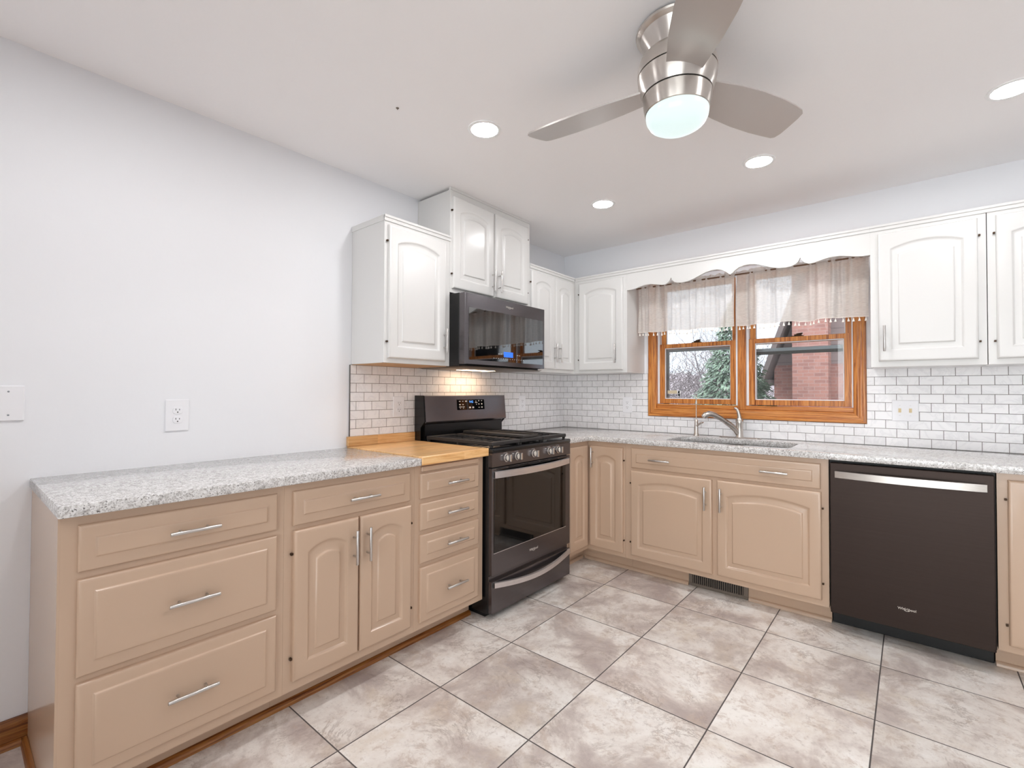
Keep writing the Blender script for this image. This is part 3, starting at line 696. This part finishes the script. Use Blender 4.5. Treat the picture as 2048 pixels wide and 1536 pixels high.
# ------------------------------------------------------------------ range
RY0, RY1, RXF = -1.6905, -0.9305, 0.667
FR = LW(RXF)
r = thing('gas_range', 'black stainless gas range between the butcher block and the corner', 'range', (0.34, -1.31, 0))
b = MB(); b.box(0.03, 0.640, RY0, RY1, 0.03, 0.893, 0.002); b.box(0.05, 0.60, RY0+0.02, RY1-0.02, 0.0, 0.03)
part('body', b, 'black', r)
b = MB(); b.box(0.03, 0.672, RY0, RY1, 0.8935, 0.918, 0.006, 2); part('cooktop', b, 'black', r, 'glossy black cooktop')
cp = MB(); cp.loops([[Vector((x, y, z)) for x, z in [(0.640, 0.818), (RXF, 0.818), (RXF, 0.893), (0.640, 0.893)]] for y in (RY0, RY1)]); cpo = part('control_panel', cp, 'bs_y', r)
for k, y in enumerate((-1.574, -1.479, -1.323, -1.166, -1.070)):
    b = MB(); b.lathe([(0.0235, 0.0), (0.0235, 0.004), (0.019, 0.006), (0.0185, 0.016), (0.016, 0.018)], (RXF+0.0005, y, 0.860), 24, 'x')
    b.box(RXF+0.012, RXF+0.037, y-0.0075, y+0.0075, 0.841, 0.879, 0.002); part('control_knob', b, 'nickel', r, 'round knob with a flat grip')
    b = MB()
    for j in range(4): b.box(RXF, RXF+0.0005, y-0.021+j*0.008, y-0.017+j*0.008, 0.8865, 0.8885)
    b.box(RXF, RXF+0.0005, y-0.044, y-0.030, 0.875, 0.8775); part('knob_marking', b, 'mark', r)
# oven door
dr = MB(); dr.box(0.6405, RXF, RY0+0.002, RY1-0.002, 0.236, 0.811, 0.002)
dro = part('oven_door', dr, 'bs_y', r)
b = MB(); b.prism(rect(-1.674, -0.986, 0.357, 0.800), FR, 0.0, 0.0025, 0.0008); part('oven_window', b, 'bglass', dro, 'black glass oven window')
b = MB(); b.prism(rect(-1.676, -0.984, 0.3545, 0.3575), FR, 0.0, 0.0032); part('window_edge', b, 'ss_y', dro)
b = MB()
for k in range(7): b.prism(rect(-1.655+k*0.1, -1.575+k*0.1, 0.8035, 0.8085), FR, 0.0, 0.0008)
part('vent_slot', b, 'blackm', dro)
def band_handle(fn, a0, a1, z0, z1, bow, th, n=24, end=0.012, droop=0.0):
    b = MB(); L = []
    for k in range(n+1):
        s = k/n; a = a0+(a1-a0)*s; d = end+bow*math.sin(PI*s)**0.9 if 0 < s < 1 else end
        dz = -droop*math.sin(PI*s)
        L.append([fn(a, d-th, z0+dz), fn(a, d, z0+0.003+dz), fn(a, d, z1-0.003+dz), fn(a, d-th, z1+dz)])
    b.loops(L)
    for a in (a0, a1-0.02): b.prism(rect(a, a+0.02, z0+0.003, z1-0.003), fn, 0.0, end-0.002)
    return b
part('handle', band_handle(FR, -1.678, -0.956, 0.757, 0.797, 0.040, 0.010), 'ss_y', dro, 'wide bowed steel handle', angle=40)
part('lettering', brand_mark(FR, -1.322, 0.0006, 0.296, 0.092), 'logo', dro, 'small silver maker lettering')
b = MB(); b.box(0.6405, RXF-0.022, RY0+0.002, RY1-0.002, 0.190, 0.232); b.box(0.6405, RXF, RY0+0.002, RY1-0.002, 0.035, 0.205, 0.002)
dw = part('storage_drawer', b, 'bs_y', r)
part('handle', band_handle(FR, -1.678, -0.945, 0.172, 0.205, 0.030, 0.010, droop=0.030), 'ss_y', dw, 'curved steel drawer pull', angle=40)
# backguard
b = MB(); b.loops([[Vector((x, y, z)) for x, z in [(0.03, 0.905), (0.088, 0.905), (0.088, 1.02), (0.080, 1.026), (0.03, 1.026)]] for y in (RY0+0.02, RY1-0.02)]); part('backguard_base', b, 'black', r)
b = MB(); b.loops([[Vector((x, y, z)) for x, z in [(0.012, 0.97), (0.035, 0.97), (0.095, 1.032), (0.112, 1.030), (0.116, 1.038), (0.100, 1.196), (0.092, 1.199), (0.012, 1.199)]] for y in (RY0+0.006, RY1-0.006)])
bg_ = part('backguard', b, 'bs_guard_sheen', r)
for y0, y1 in ((RY0, RY0+0.0055), (RY1-0.0055, RY1)):
    b = MB(); b.loops([[Vector((x, y, z)) for x, z in [(0.012, 0.905), (0.07, 0.905), (0.07, 1.0), (0.100, 1.030), (0.108, 1.04), (0.094, 1.1995), (0.012, 1.1995)]] for y in (y0, y1)])
    part('backguard_end', b, 'black', r)
# tilted display on the backguard: the face runs (0.116,1.038)->(0.100,1.196)
tx = Vector((0.100-0.116, 0, 1.196-1.038)).normalized(); nx = Vector((tx.z, 0, -tx.x))
def FG(a, d, z): return Vector((0.116, a, 1.038))+tx*((z-1.038)/tx.z)+nx*d
b = MB(); b.prism(rect(-1.418, -1.158, 1.103, 1.171), FG, 0.0, 0.001); dp_ = part('display', b, 'bglass', bg_, 'black touch panel')
b = MB(); text_mb(b, '9:42', 0.022, frame(FG, -1.285, 0.0012, 1.155), 0.0002); part('clock_digits', b, 'digits', dp_, 'glowing blue clock digits')
b = MB()
for a, z, w, h in ((-1.392, 1.160, .014, .004), (-1.364, 1.160, .010, .004), (-1.392, 1.138, .014, .006), (-1.364, 1.138, .010, .006), (-1.388, 1.123, .026, .004), (-1.360, 1.123, .020, .004), (-1.390, 1.114, .010, .003), (-1.362, 1.114, .010, .003), (-1.334, 1.160, .018, .007),
                   (-1.300, 1.118, .016, .010), (-1.270, 1.118, .016, .010), (-1.240, 1.160, .008, .004), (-1.238, 1.150, .022, .004), (-1.236, 1.138, .005, .004), (-1.212, 1.162, .010, .006), (-1.212, 1.140, .008, .008), (-1.212, 1.117, .014, .003), (-1.184, 1.162, .010, .004), (-1.184, 1.140, .010, .008), (-1.184, 1.118, .012, .008)):
    b.prism(rect(a-w/2, a+w/2, z-h/2, z+h/2), FG, 0.001, 0.0013)
part('key_marking', b, 'mark', dp_)
# burners, grates, griddle
for x, y, q in ((0.22, -1.55, 0.045), (0.50, -1.55, 0.05), (0.36, -1.31, 0.04), (0.22, -1.07, 0.04), (0.50, -1.07, 0.05)):
    b = MB(); b.lathe([(q+0.008, 0), (q+0.006, 0.008), (q-0.004, 0.010), (q-0.006, 0.016), (q-0.012, 0.0185)], (x, y, 0.9185), 24); part('burner', b, 'iron', r)
for y0, y1 in ((-1.668, -1.425), (-1.420, -1.205), (-1.200, -0.948)):
    b = MB(); x0, x1 = 0.100, 0.648; zt, zb = 0.950, 0.930
    b.box(x0, x0+0.016, y0, y1, zb, zt, 0.002); b.box(x1-0.030, x1, y0, y1, zb, zt, 0.003); b.box(x0+0.014, x1-0.028, y0, y0+0.014, zb, zt, 0.002); b.box(x0+0.014, x1-0.028, y1-0.014, y1, zb, zt, 0.002)
    b.box((x0+x1)/2-0.006, (x0+x1)/2+0.006, y0+0.013, y1-0.013, zb, zt)
    for xb in (0.17, 0.215, 0.265, 0.315, 0.425, 0.475, 0.525, 0.57): 
        b.box(xb-0.0045, xb+0.0045, y0+0.013, y0+(y1-y0)*0.36, zb+0.002, zt); b.box(xb-0.0045, xb+0.0045, y1-(y1-y0)*0.36, y1-0.013, zb+0.002, zt)
    for xx in (x0+0.01, (x0+x1)/2, x1-0.015):
        for yy in (y0+0.008, y1-0.008): b.box(xx-0.007, xx+0.007, yy-0.007, yy+0.007, 0.9185, zb)
    part('grate', b, 'iron', r)
b = MB(); b.box(0.13, 0.635, -1.385, -1.235, 0.9525, 0.960, 0.002)
for q in ((0.13, 0.635, -1.385, -1.378), (0.13, 0.635, -1.242, -1.235), (0.13, 0.137, -1.378, -1.242), (0.628, 0.635, -1.378, -1.242)): b.box(*q, 0.960, 0.968, 0.001)
part('griddle', b, 'griddle', r)

# ------------------------------------------------------------------ microwave
r = thing('microwave_oven', 'black stainless microwave hung over the range', 'microwave', (0.22, -1.288, 1.365))
MY0, MY1 = -1.6685, -0.9045
b = MB(); b.box(0.009, 0.383, MY0, MY1, 1.3735, 1.800, 0.002); part('body', b, 'blackm', r)
b = MB(); b.loops([[Vector((x, y, 1.366)) for x, y in ((0.02, MY0+0.03), (0.40, MY0+0.01), (0.40, MY1-0.01), (0.02, MY1-0.03))], [Vector((x, y, 1.373)) for x, y in ((0.009, MY0), (0.42, MY0), (0.42, MY1), (0.009, MY1))]])
bo = part('bottom_grille', b, 'vent', r)
b = MB(); b.box(0.10, 0.20, -1.42, -1.15, 1.3651, 1.3659); part('cooktop_lamp', b, 'hoodlamp', bo, 'warm cooktop lamp')
b = MB(); z0, z1 = 1.383, 1.797
b.loops([[Vector((0.387, y, z)) for y, z in rect(MY0, MY1, z0, z1)], [Vector((0.429, y, z)) for y, z in rect(MY0, MY1, z0, z1)], [Vector((0.437, y, z)) for y, z in rect(MY0+0.014, MY1, z0+0.002, z1-0.002)]])
do = part('door', b, 'bs_y', r)
FM = LW(0.437)
b = MB(); b.prism(rect(-1.643, -0.924, 1.410, 1.714), FM, 0.0, 0.0015, 0.0005); gp = part('window_glass', b, 'mirror', do, 'black mirror glass front')
b = MB(); b.prism(rect(-1.335, -1.245, 1.441, 1.474), FM, 0.0015, 0.002); part('display', b, 'screen', gp, 'small blue lit screen')
b = MB()
for k in range(14): b.prism(rect(-1.43+k*0.022, -1.424+k*0.022, 1.428, 1.432), FM, 0.0015, 0.0018)
for a in (-1.20, -1.18, -1.38, -1.36): b.prism(rect(a-0.006, a+0.006, 1.456, 1.460), FM, 0.0015, 0.0018)
part('key_marking', b, 'mark', gp)
part('lettering', brand_mark(FM, -1.279, 0.0006, 1.758, 0.080), 'logo', do, 'small silver maker lettering')

# ------------------------------------------------------------------ dishwasher
r = thing('dishwasher', 'black stainless dishwasher under the counter right of the sink', 'dishwasher', (2.364, -0.32, 0))
b = MB(); b.box(2.0585, 2.6695, -0.600, -0.03, 0.100, 0.8785); b.box(2.0590, 2.669, -0.490, -0.03, 0.0, 0.100); part('tub', b, 'blackm', r)
b = MB(); b.box(2.0640, 2.6640, -0.640, -0.6005, 0.100, 0.866, 0.003); do = part('door', b, 'bs_x', r)
b = MB(); b.box(2.0590, 2.669, -0.508, -0.4905, 0.002, 0.0995, 0.002); part('toe_panel', b, 'blackm', r, 'black toe panel')
FD = BW(-0.640)
part('handle', band_handle(FD, 2.086, 2.640, 0.789, 0.828, 0.026, 0.010), 'ss_x', do, 'wide bowed steel handle', angle=40)
part('lettering', brand_mark(FD, 2.3655, 0.0006, 0.201, 0.076), 'logo', do, 'small silver maker lettering')

# ------------------------------------------------------------------ faucet and water tap
r = thing('kitchen_faucet', 'brushed nickel pull-out faucet behind the sink', 'faucet', (1.490, -0.092, 0.914))
b = MB(); b.loops([[Vector((x, y, z)) for x, y in rrect(1.357+e, 1.625-e, -0.122+e, -0.064-e, 0.028-e)] for e, z in ((0, 0.9145), (0, 0.918), (0.004, 0.921))]); part('deck_plate', b, 'nickel', r)
b = MB(); b.lathe([(0.026, 0), (0.0235, 0.012), (0.022, 0.05), (0.0225, 0.085), (0.025, 0.098), (0.0245, 0.112), (0.019, 0.128), (0.008, 0.138)], (1.490, -0.092, 0.921), 28); part('body', b, 'nickel', r, angle=40)
b = MB(); b.tube([(1.492, -0.094, 1.045), (1.489, -0.094, 1.070), (1.483, -0.094, 1.095), (1.473, -0.096, 1.113), (1.459, -0.098, 1.120)], [0.015, 0.0125, 0.011, 0.0095, 0.006], 14); part('lever', b, 'nickel', r, angle=50)
b = MB(); b.tube([(1.487, -0.095, 0.940), (1.470, -0.112, 0.972), (1.449, -0.133, 0.998), (1.421, -0.161, 1.025)], [0.019, 0.0185, 0.018, 0.0175], 16); b.tube([(1.420, -0.162, 1.026), (1.394, -0.188, 1.050), (1.362, -0.220, 1.073), (1.338, -0.244, 1.079), (1.318, -0.264, 1.070), (1.309, -0.273, 1.058)], [0.0165, 0.0168, 0.018, 0.0195, 0.020, 0.017], 16)
part('spout', b, 'nickel', r, angle=50)
r = thing('water_tap', 'slender nickel filtered water tap left of the main faucet', 'tap', (1.203, -0.102, 0.914))
b = MB(); b.lathe([(0.023, 0.0005), (0.021, 0.006), (0.016, 0.018), (0.0145, 0.055), (0.0125, 0.095), (0.008, 0.114), (0.004, 0.118)], (1.203, -0.102, 0.914), 24); part('body', b, 'nickel', r, angle=40)
dx, dy = 0.0340, -0.0995
pts = [(1.203, -0.102, 1.030), (1.203, -0.102, 1.165)]+[(1.203+dx*(0.5-0.5*math.cos(t)), -0.102+dy*(0.5-0.5*math.cos(t)), 1.165+0.05*math.sin(t)) for t in [k*PI/10 for k in range(1, 11)]]
b = MB(); b.tube(pts, 0.0033, 10); part('gooseneck', b, 'nickel', r, angle=60)
b = MB(); b.lathe([(0.0035, 0.026), (0.006, 0.018), (0.0085, 0.004), (0.0075, 0.0), (0.003, -0.001)], (1.203+dx, -0.102+dy, 1.143), 14); part('outlet_bell', b, 'nickel', r)
b = MB(); b.tube([(1.208, -0.106, 0.985), (1.226, -0.118, 0.997), (1.246, -0.128, 1.007), (1.262, -0.134, 1.013)], [0.009, 0.008, 0.005, 0.0045], 12); b.sphere((1.247, -0.129, 1.008), 0.008, 2, (1.5, 0.8, 0.8)); part('lever', b, 'nickel', r, angle=60)

# ------------------------------------------------------------------ wall plates
def outlet(fn, a, z, label, w=0.082, h=0.126, face='plate'):
    p = fn(a, 0, z-h/2); r = thing('wall_outlet', label, 'outlet', p, 'duplex wall outlets')
    b = MB(); b.prism(rect(a-w/2, a+w/2, z-h/2, z+h/2), fn, 0.0004, 0.006, 0.0025); part('cover_plate', b, face, r)
    for dz in (0.0195, -0.0195):
        b = MB(); b.loops([[fn(a+x, d, z+dz+y) for x, y in rrect(-0.0172*e, 0.0172*e, -0.0145*e, 0.0145*e, 0.010*e, 5)] for e, d in ((1, 0.0055), (1, 0.0078), (0.94, 0.0085))])
        s = part('socket', b, face, r)
        b = MB()
        for xx, hh in ((-0.0065, 0.0075), (0.0065, 0.0065)): b.prism(rect(a+xx-0.0011, a+xx+0.0011, z+dz+0.001, z+dz+0.001+hh), fn, 0.0080, 0.0088)
        b.loops([[fn(a+0.0026*math.cos(k*PI/5), d, z+dz-0.0065+0.0026*math.sin(k*PI/5)) for k in range(10)] for d in (0.0080, 0.0088)]); part('slot', b, 'dark', s)
    b = MB(); b.loops([[fn(a+0.0028*math.cos(k*PI/5), d, z+0.0028*math.sin(k*PI/5)) for k in range(10)] for d in (0.0055, 0.0068)]); part('screw', b, 'plate', r)
outlet(LW(0.0), -2.943, 1.121, 'white outlet on the plain wall above the granite counter', 0.086, 0.133)
outlet(LW(0.008), -1.811, 1.131, 'white outlet in the tile above the butcher block')
outlet(LW(0.008), -0.617, 1.131, 'white outlet in the tile between range and corner')
outlet(BW(-0.008), 0.622, 1.120, 'white outlet in the tile left of the window')
r = thing('blank_wall_plate', 'blank white double wall plate at the left edge of the photo', 'wall plate', (0.0, -3.46, 1.118))
b = MB(); b.prism(rect(-3.524, -3.397, 1.118, 1.241), LW(0), 0.0004, 0.0065, 0.003); part('cover_plate', b, 'plate', r)
for a in (-3.437, -3.484):
    for z in (1.139, 1.220): b = MB(); b.lathe([(0.0032, 0.006), (0.0028, 0.0075), (0.001, 0.0078)], (0, a, z), 10, 'x'); part('screw', b, 'storm', r)
r = thing('light_switch', 'white double switch plate with two ivory toggles right of the window', 'switch', (2.3615, -0.008, 1.06))
fn = BW(-0.008)
b = MB(); b.prism(rect(2.3015, 2.4215, 1.0625, 1.183), fn, 0.0004, 0.006, 0.0025); part('cover_plate', b, 'plate', r)
for a in (2.3375, 2.385):
    b = MB(); b.prism(rect(a-0.0065, a+0.0065, 1.112, 1.136), fn, 0.0055, 0.0068); b.prism([(a-0.0035, 1.116), (a+0.0035, 1.116), (a+0.0035, 1.124), (a-0.0035, 1.124)], fn, 0.006, 0.019); part('toggle', b, 'ivory', r, 'ivory toggle')
    for z in (1.152, 1.094): b = MB(); b.lathe([(0.003, -0.006), (0.0026, -0.0072), (0.001, -0.0075)], (a, -0.008, z), 10, 'y'); part('screw', b, 'plate', r)

# ------------------------------------------------------------------ ceiling lights
def downlight(x, y, label):
    m = 'led_fill' if y < -4 else 'led_window' if abs(x-1.784) < 0.01 and y > -1 else 'led_right' if x > 2.6 and y > -1 else 'led_front' if y > -1 else 'led_mid' if y > -2.5 else 'led'
    r = thing('recessed_light', label, 'ceiling light', (x, y, H), 'recessed ceiling lights')
    b = MB(); b.lathe([(0.062, -0.0005), (0.062, -0.004), (0.070, -0.005), (0.077, -0.003), (0.078, -0.0005)], (x, y, H), 40, cap0=False, cap1=False); part('trim_ring', b, 'trim_white', r)
    b = MB(); b.lathe([(0.0615, -0.0006), (0.0615, -0.0036), (0.0001, -0.0038)], (x, y, H), 32, cap0=False); part('diffuser', b, m, r, 'glowing white disc')
for x, y, l in ((0.882, -1.988, 'bright round recessed light left of the ceiling fan'), (0.871, -0.861, 'bright round recessed light nearest the microwave cabinets'), (1.784, -0.844, 'bright round recessed light in front of the window'), (2.706, -0.862, 'bright round recessed light at the right edge of the photo'),
                (0.875, -3.12, 'recessed light near the left wall just above the photo edge'), (2.71, -1.99, 'recessed light right of the fan outside the frame'),
                (0.875, -4.25, 'added recessed fill light behind the camera by the left wall'), (1.79, -4.25, 'added recessed fill light behind the camera, second from the left wall'), (2.71, -4.25, 'added recessed fill light behind the camera, third from the left wall'), (3.63, -4.25, 'added recessed fill light behind the camera by the right wall')):  # rear row is unseen, added to fill the room with light
    downlight(x, y, l)
b = MB(); b.lathe([(0.007, -0.0003), (0.006, -0.002), (0.001, -0.0025)], (0.709, -2.348, H), 12); b.tube([(0.709, -2.348, H-0.002), (0.709, -2.348, H-0.007)], 0.002, 8)
single('ceiling_screw', b, 'vent', 'tiny lone screw in the ceiling left of the fan', 'screw', (0.709, -2.348, H))

# ------------------------------------------------------------------ ceiling fan
FX, FY = 1.794, -2.017
r = thing('ceiling_fan', 'brushed nickel three blade flush ceiling fan with a lit opal globe', 'ceiling fan', (FX, FY, H))
b = MB(); b.lathe([(0.100, -0.0005), (0.128, -0.002), (0.133, -0.008), (0.131, -0.014), (0.124, -0.019), (0.118, -0.022), (0.088, -0.075), (0.084, -0.090)], (FX, FY, H), 56, cap0=False); part('canopy', b, 'nickel_fan', r, angle=25)
b = MB(); b.lathe([(0.084, 2.352), (0.112, 2.348), (0.122, 2.335), (0.127, 2.312), (0.1275, 2.2905)], (FX, FY, 0), 56); b.lathe([(0.1275, 2.2860), (0.125, 2.262), (0.119, 2.236), (0.1115, 2.2200)], (FX, FY, 0), 56); b.lathe([(0.1105, 2.2155), (0.1095, 2.200), (0.107, 2.18), (0.103, 2.162), (0.100, 2.160)], (FX, FY, 0), 56)
part('motor_housing', b, 'nickel_fan', r, angle=25)
b = MB(); b.lathe([(0.122, 2.2915), (0.122, 2.2850)], (FX, FY, 0), 48); b.lathe([(0.106, 2.2210), (0.106, 2.2145)], (FX, FY, 0), 48); part('seam', b, 'dark', r)
b = MB(); b.lathe([(0.1005, 2.1598), (0.1005, 2.152), (0.098, 2.138), (0.088, 2.122), (0.070, 2.111), (0.045, 2.104), (0.02, 2.101), (0.0005, 2.1005)], (FX, FY, 0), 48); part('globe', b, 'globe', r, 'lit opal glass globe', angle=60)
for k, deg in enumerate((63.5, 183.5, 303.5)):
    an = math.radians(deg); er = Vector((math.cos(an), math.sin(an), 0)); et = Vector((-math.sin(an), math.cos(an), 0))
    pit = math.radians(12); tt = et*math.cos(pit)-Vector((0, 0, 1))*math.sin(pit); nn = er.cross(tt)
    C = Vector((FX, FY, 2.252))
    pts = []
    for s, w0, w1 in ((0.085, -0.055, 0.055), (0.14, -0.063, 0.063), (0.22, -0.075, 0.075), (0.32, -0.082, 0.084), (0.42, -0.080, 0.086), (0.49, -0.073, 0.083), (0.535, -0.065, 0.080)): pts.append((s, w0, w1))
    up = [(s, w0) for s, w0, w1 in pts]+[(0.550, -0.055)]; dn = [(s+0.012, w1) for s, w0, w1 in pts]+[(0.560, 0.072)]
    tip = [(0.557, -0.03), (0.563, 0.02), (0.565, 0.05)]
    outl = up+tip+dn[::-1]
    b = MB(); b.loops([[C+er*s+tt*w+nn*d for s, w in outl] for d in (-0.003, 0.003)]); part('blade', b, 'blade', r)

# ------------------------------------------------------------------ outdoors
GZ = -0.6
b = MB(); b.box(-30, 30, 0.6, 45, GZ-0.2, GZ); struct('ground', b, 'lawn')
h = thing('neighbour_house', 'red brick house with grey gable siding seen through the right window', 'house', (2.6, 9.0, GZ))
b = MB(); b.box(-0.08, 6.0, 9.0, 14.0, GZ, 1.86); part('brick_wall', b, 'brick', h)
b = MB(); b.loops([[Vector((x, y, z)) for x, z in ((-0.08, 1.862), (6.0, 1.862), (6.0, 6.0), (1.35, 6.0))] for y in (9.02, 14.0)]); part('gable_siding', b, 'siding', h)
b = MB(); b.box(0.374, 1.043, 8.5, 8.998, GZ, 7.0); part('chimney', b, 'brick', h)
b = MB(); b.loops([[Vector((x, y, z)) for x, z in ((-0.30, 1.40), (-0.20, 1.40), (1.50, 6.3), (1.36, 6.3))] for y in (8.35, 14.2)]); part('roof_edge', b, 'fascia', h)
b = MB(); b.box(-0.20, -0.081, 8.6, 14.0, 1.40, 1.52); part('soffit', b, 'fascia', h)

def bare_tree(x, y, hgt, seed, label, depth=5, lean=0.0):
    rnd = random.Random(seed); tr = MB(); tw = MB()
    def grow(p, d, L, rad, lev):
        q = p; pts = [p]; rs = [rad]; seg = 3
        dd = d.copy()
        for i in range(seg):
            dd = (dd+Vector((rnd.uniform(-.22, .22), rnd.uniform(-.22, .22), rnd.uniform(-.05, .16)))).normalized(); q = q+dd*L/seg; pts.append(q); rs.append(rad*(1-0.42*(i+1)/seg))
        (tr if lev < 2 else tw).tube(pts, rs, 6 if lev < 2 else 4, cap=False)
        if lev >= depth: return
        nb = 3 if lev < 3 else rnd.choice((3, 4))
        for k in range(nb):
            i = rnd.choice((1, 2, 3)) if k else 3; base = pts[i]
            ax = Vector((rnd.uniform(-1, 1), rnd.uniform(-1, 1), rnd.uniform(-.3, .5))).normalized()
            nd = (dd+ax*rnd.uniform(0.55, 1.0)).normalized(); grow(base, nd, L*rnd.uniform(0.58, 0.8), rs[i]*rnd.uniform(0.56, 0.78), lev+1)
    r = thing('bare_tree', label, 'tree', (x, y, GZ), 'bare winter trees outside')
    grow(Vector((x, y, GZ-0.02)), Vector((lean, 0, 1)).normalized(), hgt, hgt*0.045, 0)
    part('trunk', tr, 'bark', r); part('twigs', tw, 'twig', r, kind=None)
bare_tree(-2.3, 10.6, 1.75, 5, 'bare grey tree nearest the evergreen, through the left window', 6)
bare_tree(-8.3, 18.0, 2.1, 9, 'bare grey tree at the far left of the window view', 6)
bare_tree(-2.9, 18.2, 2.3, 21, 'bare tree behind the nearest one, through the left window', 6)
bare_tree(-6.0, 24.0, 2.4, 33, 'tall bare tree far behind at the left', 6)
# woods rising behind the garden
rnd = random.Random(8); b = MB(); N1, N2 = 60, 10; g2 = []
for j in range(N2):
    g2.append([Vector((-26+36*i/N1, 30+j*0.9, GZ-0.05+(2.7+0.5*math.sin(i*0.35)+rnd.uniform(-.35, .35))*math.sin(min(1, j/5)*PI/2)+(rnd.uniform(-.15, .15) if j else 0))) for i in range(N1+1)])
b.loops(g2, False, False, closed=False); struct('hill', b, 'woods', angle=180)
def thicket(y0, y1, x0, x1, top, n, L0, label):
    b = MB()
    for k in range(n):
        x = rnd.uniform(x0, x1); y = rnd.uniform(y0, y1); L = rnd.uniform(0.35, 1.0)*L0; z = GZ+rnd.uniform(0, 1)**1.25*top; a = rnd.uniform(-1.3, 1.3)
        d = Vector((math.sin(a), rnd.uniform(-.1, .1), abs(math.cos(a)))); q = Vector((x, y, z))
        b.tube([q, q+d*L*0.5+Vector((rnd.uniform(-.06, .06), 0, 0)), q+d*L], [0.012, 0.009, 0.004], 3, cap=False)
    single('brush_thicket', b, 'twig', label, 'thicket', ((x0+x1)/2, y0, GZ), kind='stuff')
thicket(13.6, 14.2, -9.0, -1.2, 2.5, 2600, 0.8, 'hazy thicket of bare brown twigs just behind the nearest bare tree')
thicket(28.2, 29.4, -18.0, -1.0, 4.6, 2800, 1.5, 'distant thicket of bare brown twigs along the far woods')
rnd = random.Random(4); EX, EY = -0.45, 7.0
r = thing('evergreen_tree', 'dense green conical evergreen through the left window', 'tree', (EX, EY, GZ))
b = MB(); b.tube([(EX, EY, GZ-0.02), (EX, EY, 3.0)], [0.07, 0.01], 8); part('trunk', b, 'bark', r)
b = MB()
for k in range(11000):
    t = rnd.random()**0.55; z = 3.2-t*3.7; rad = 0.02+0.361*(3.2-z); an = rnd.uniform(0, 2*PI); q = rad*(0.55+0.42*rnd.random()**0.5)*(0.90+0.12*math.sin(z*19+an*3))
    c = Vector((EX+q*math.cos(an), EY+q*math.sin(an), z)); o = Vector((math.cos(an), math.sin(an), rnd.uniform(-0.7, 0.5))).normalized()*rnd.uniform(0.05, 0.12); sd = o.cross(Vector((0, 0, 1))).normalized()*0.026
    b.face([b.bm.verts.new(p) for p in (c-sd, c+o*0.5-sd*0.7+Vector((0, 0, -0.02)), c+o+Vector((0, 0, -0.03)), c+o*0.5+sd*0.9, c+sd)])
part('foliage', b, 'needle', r)
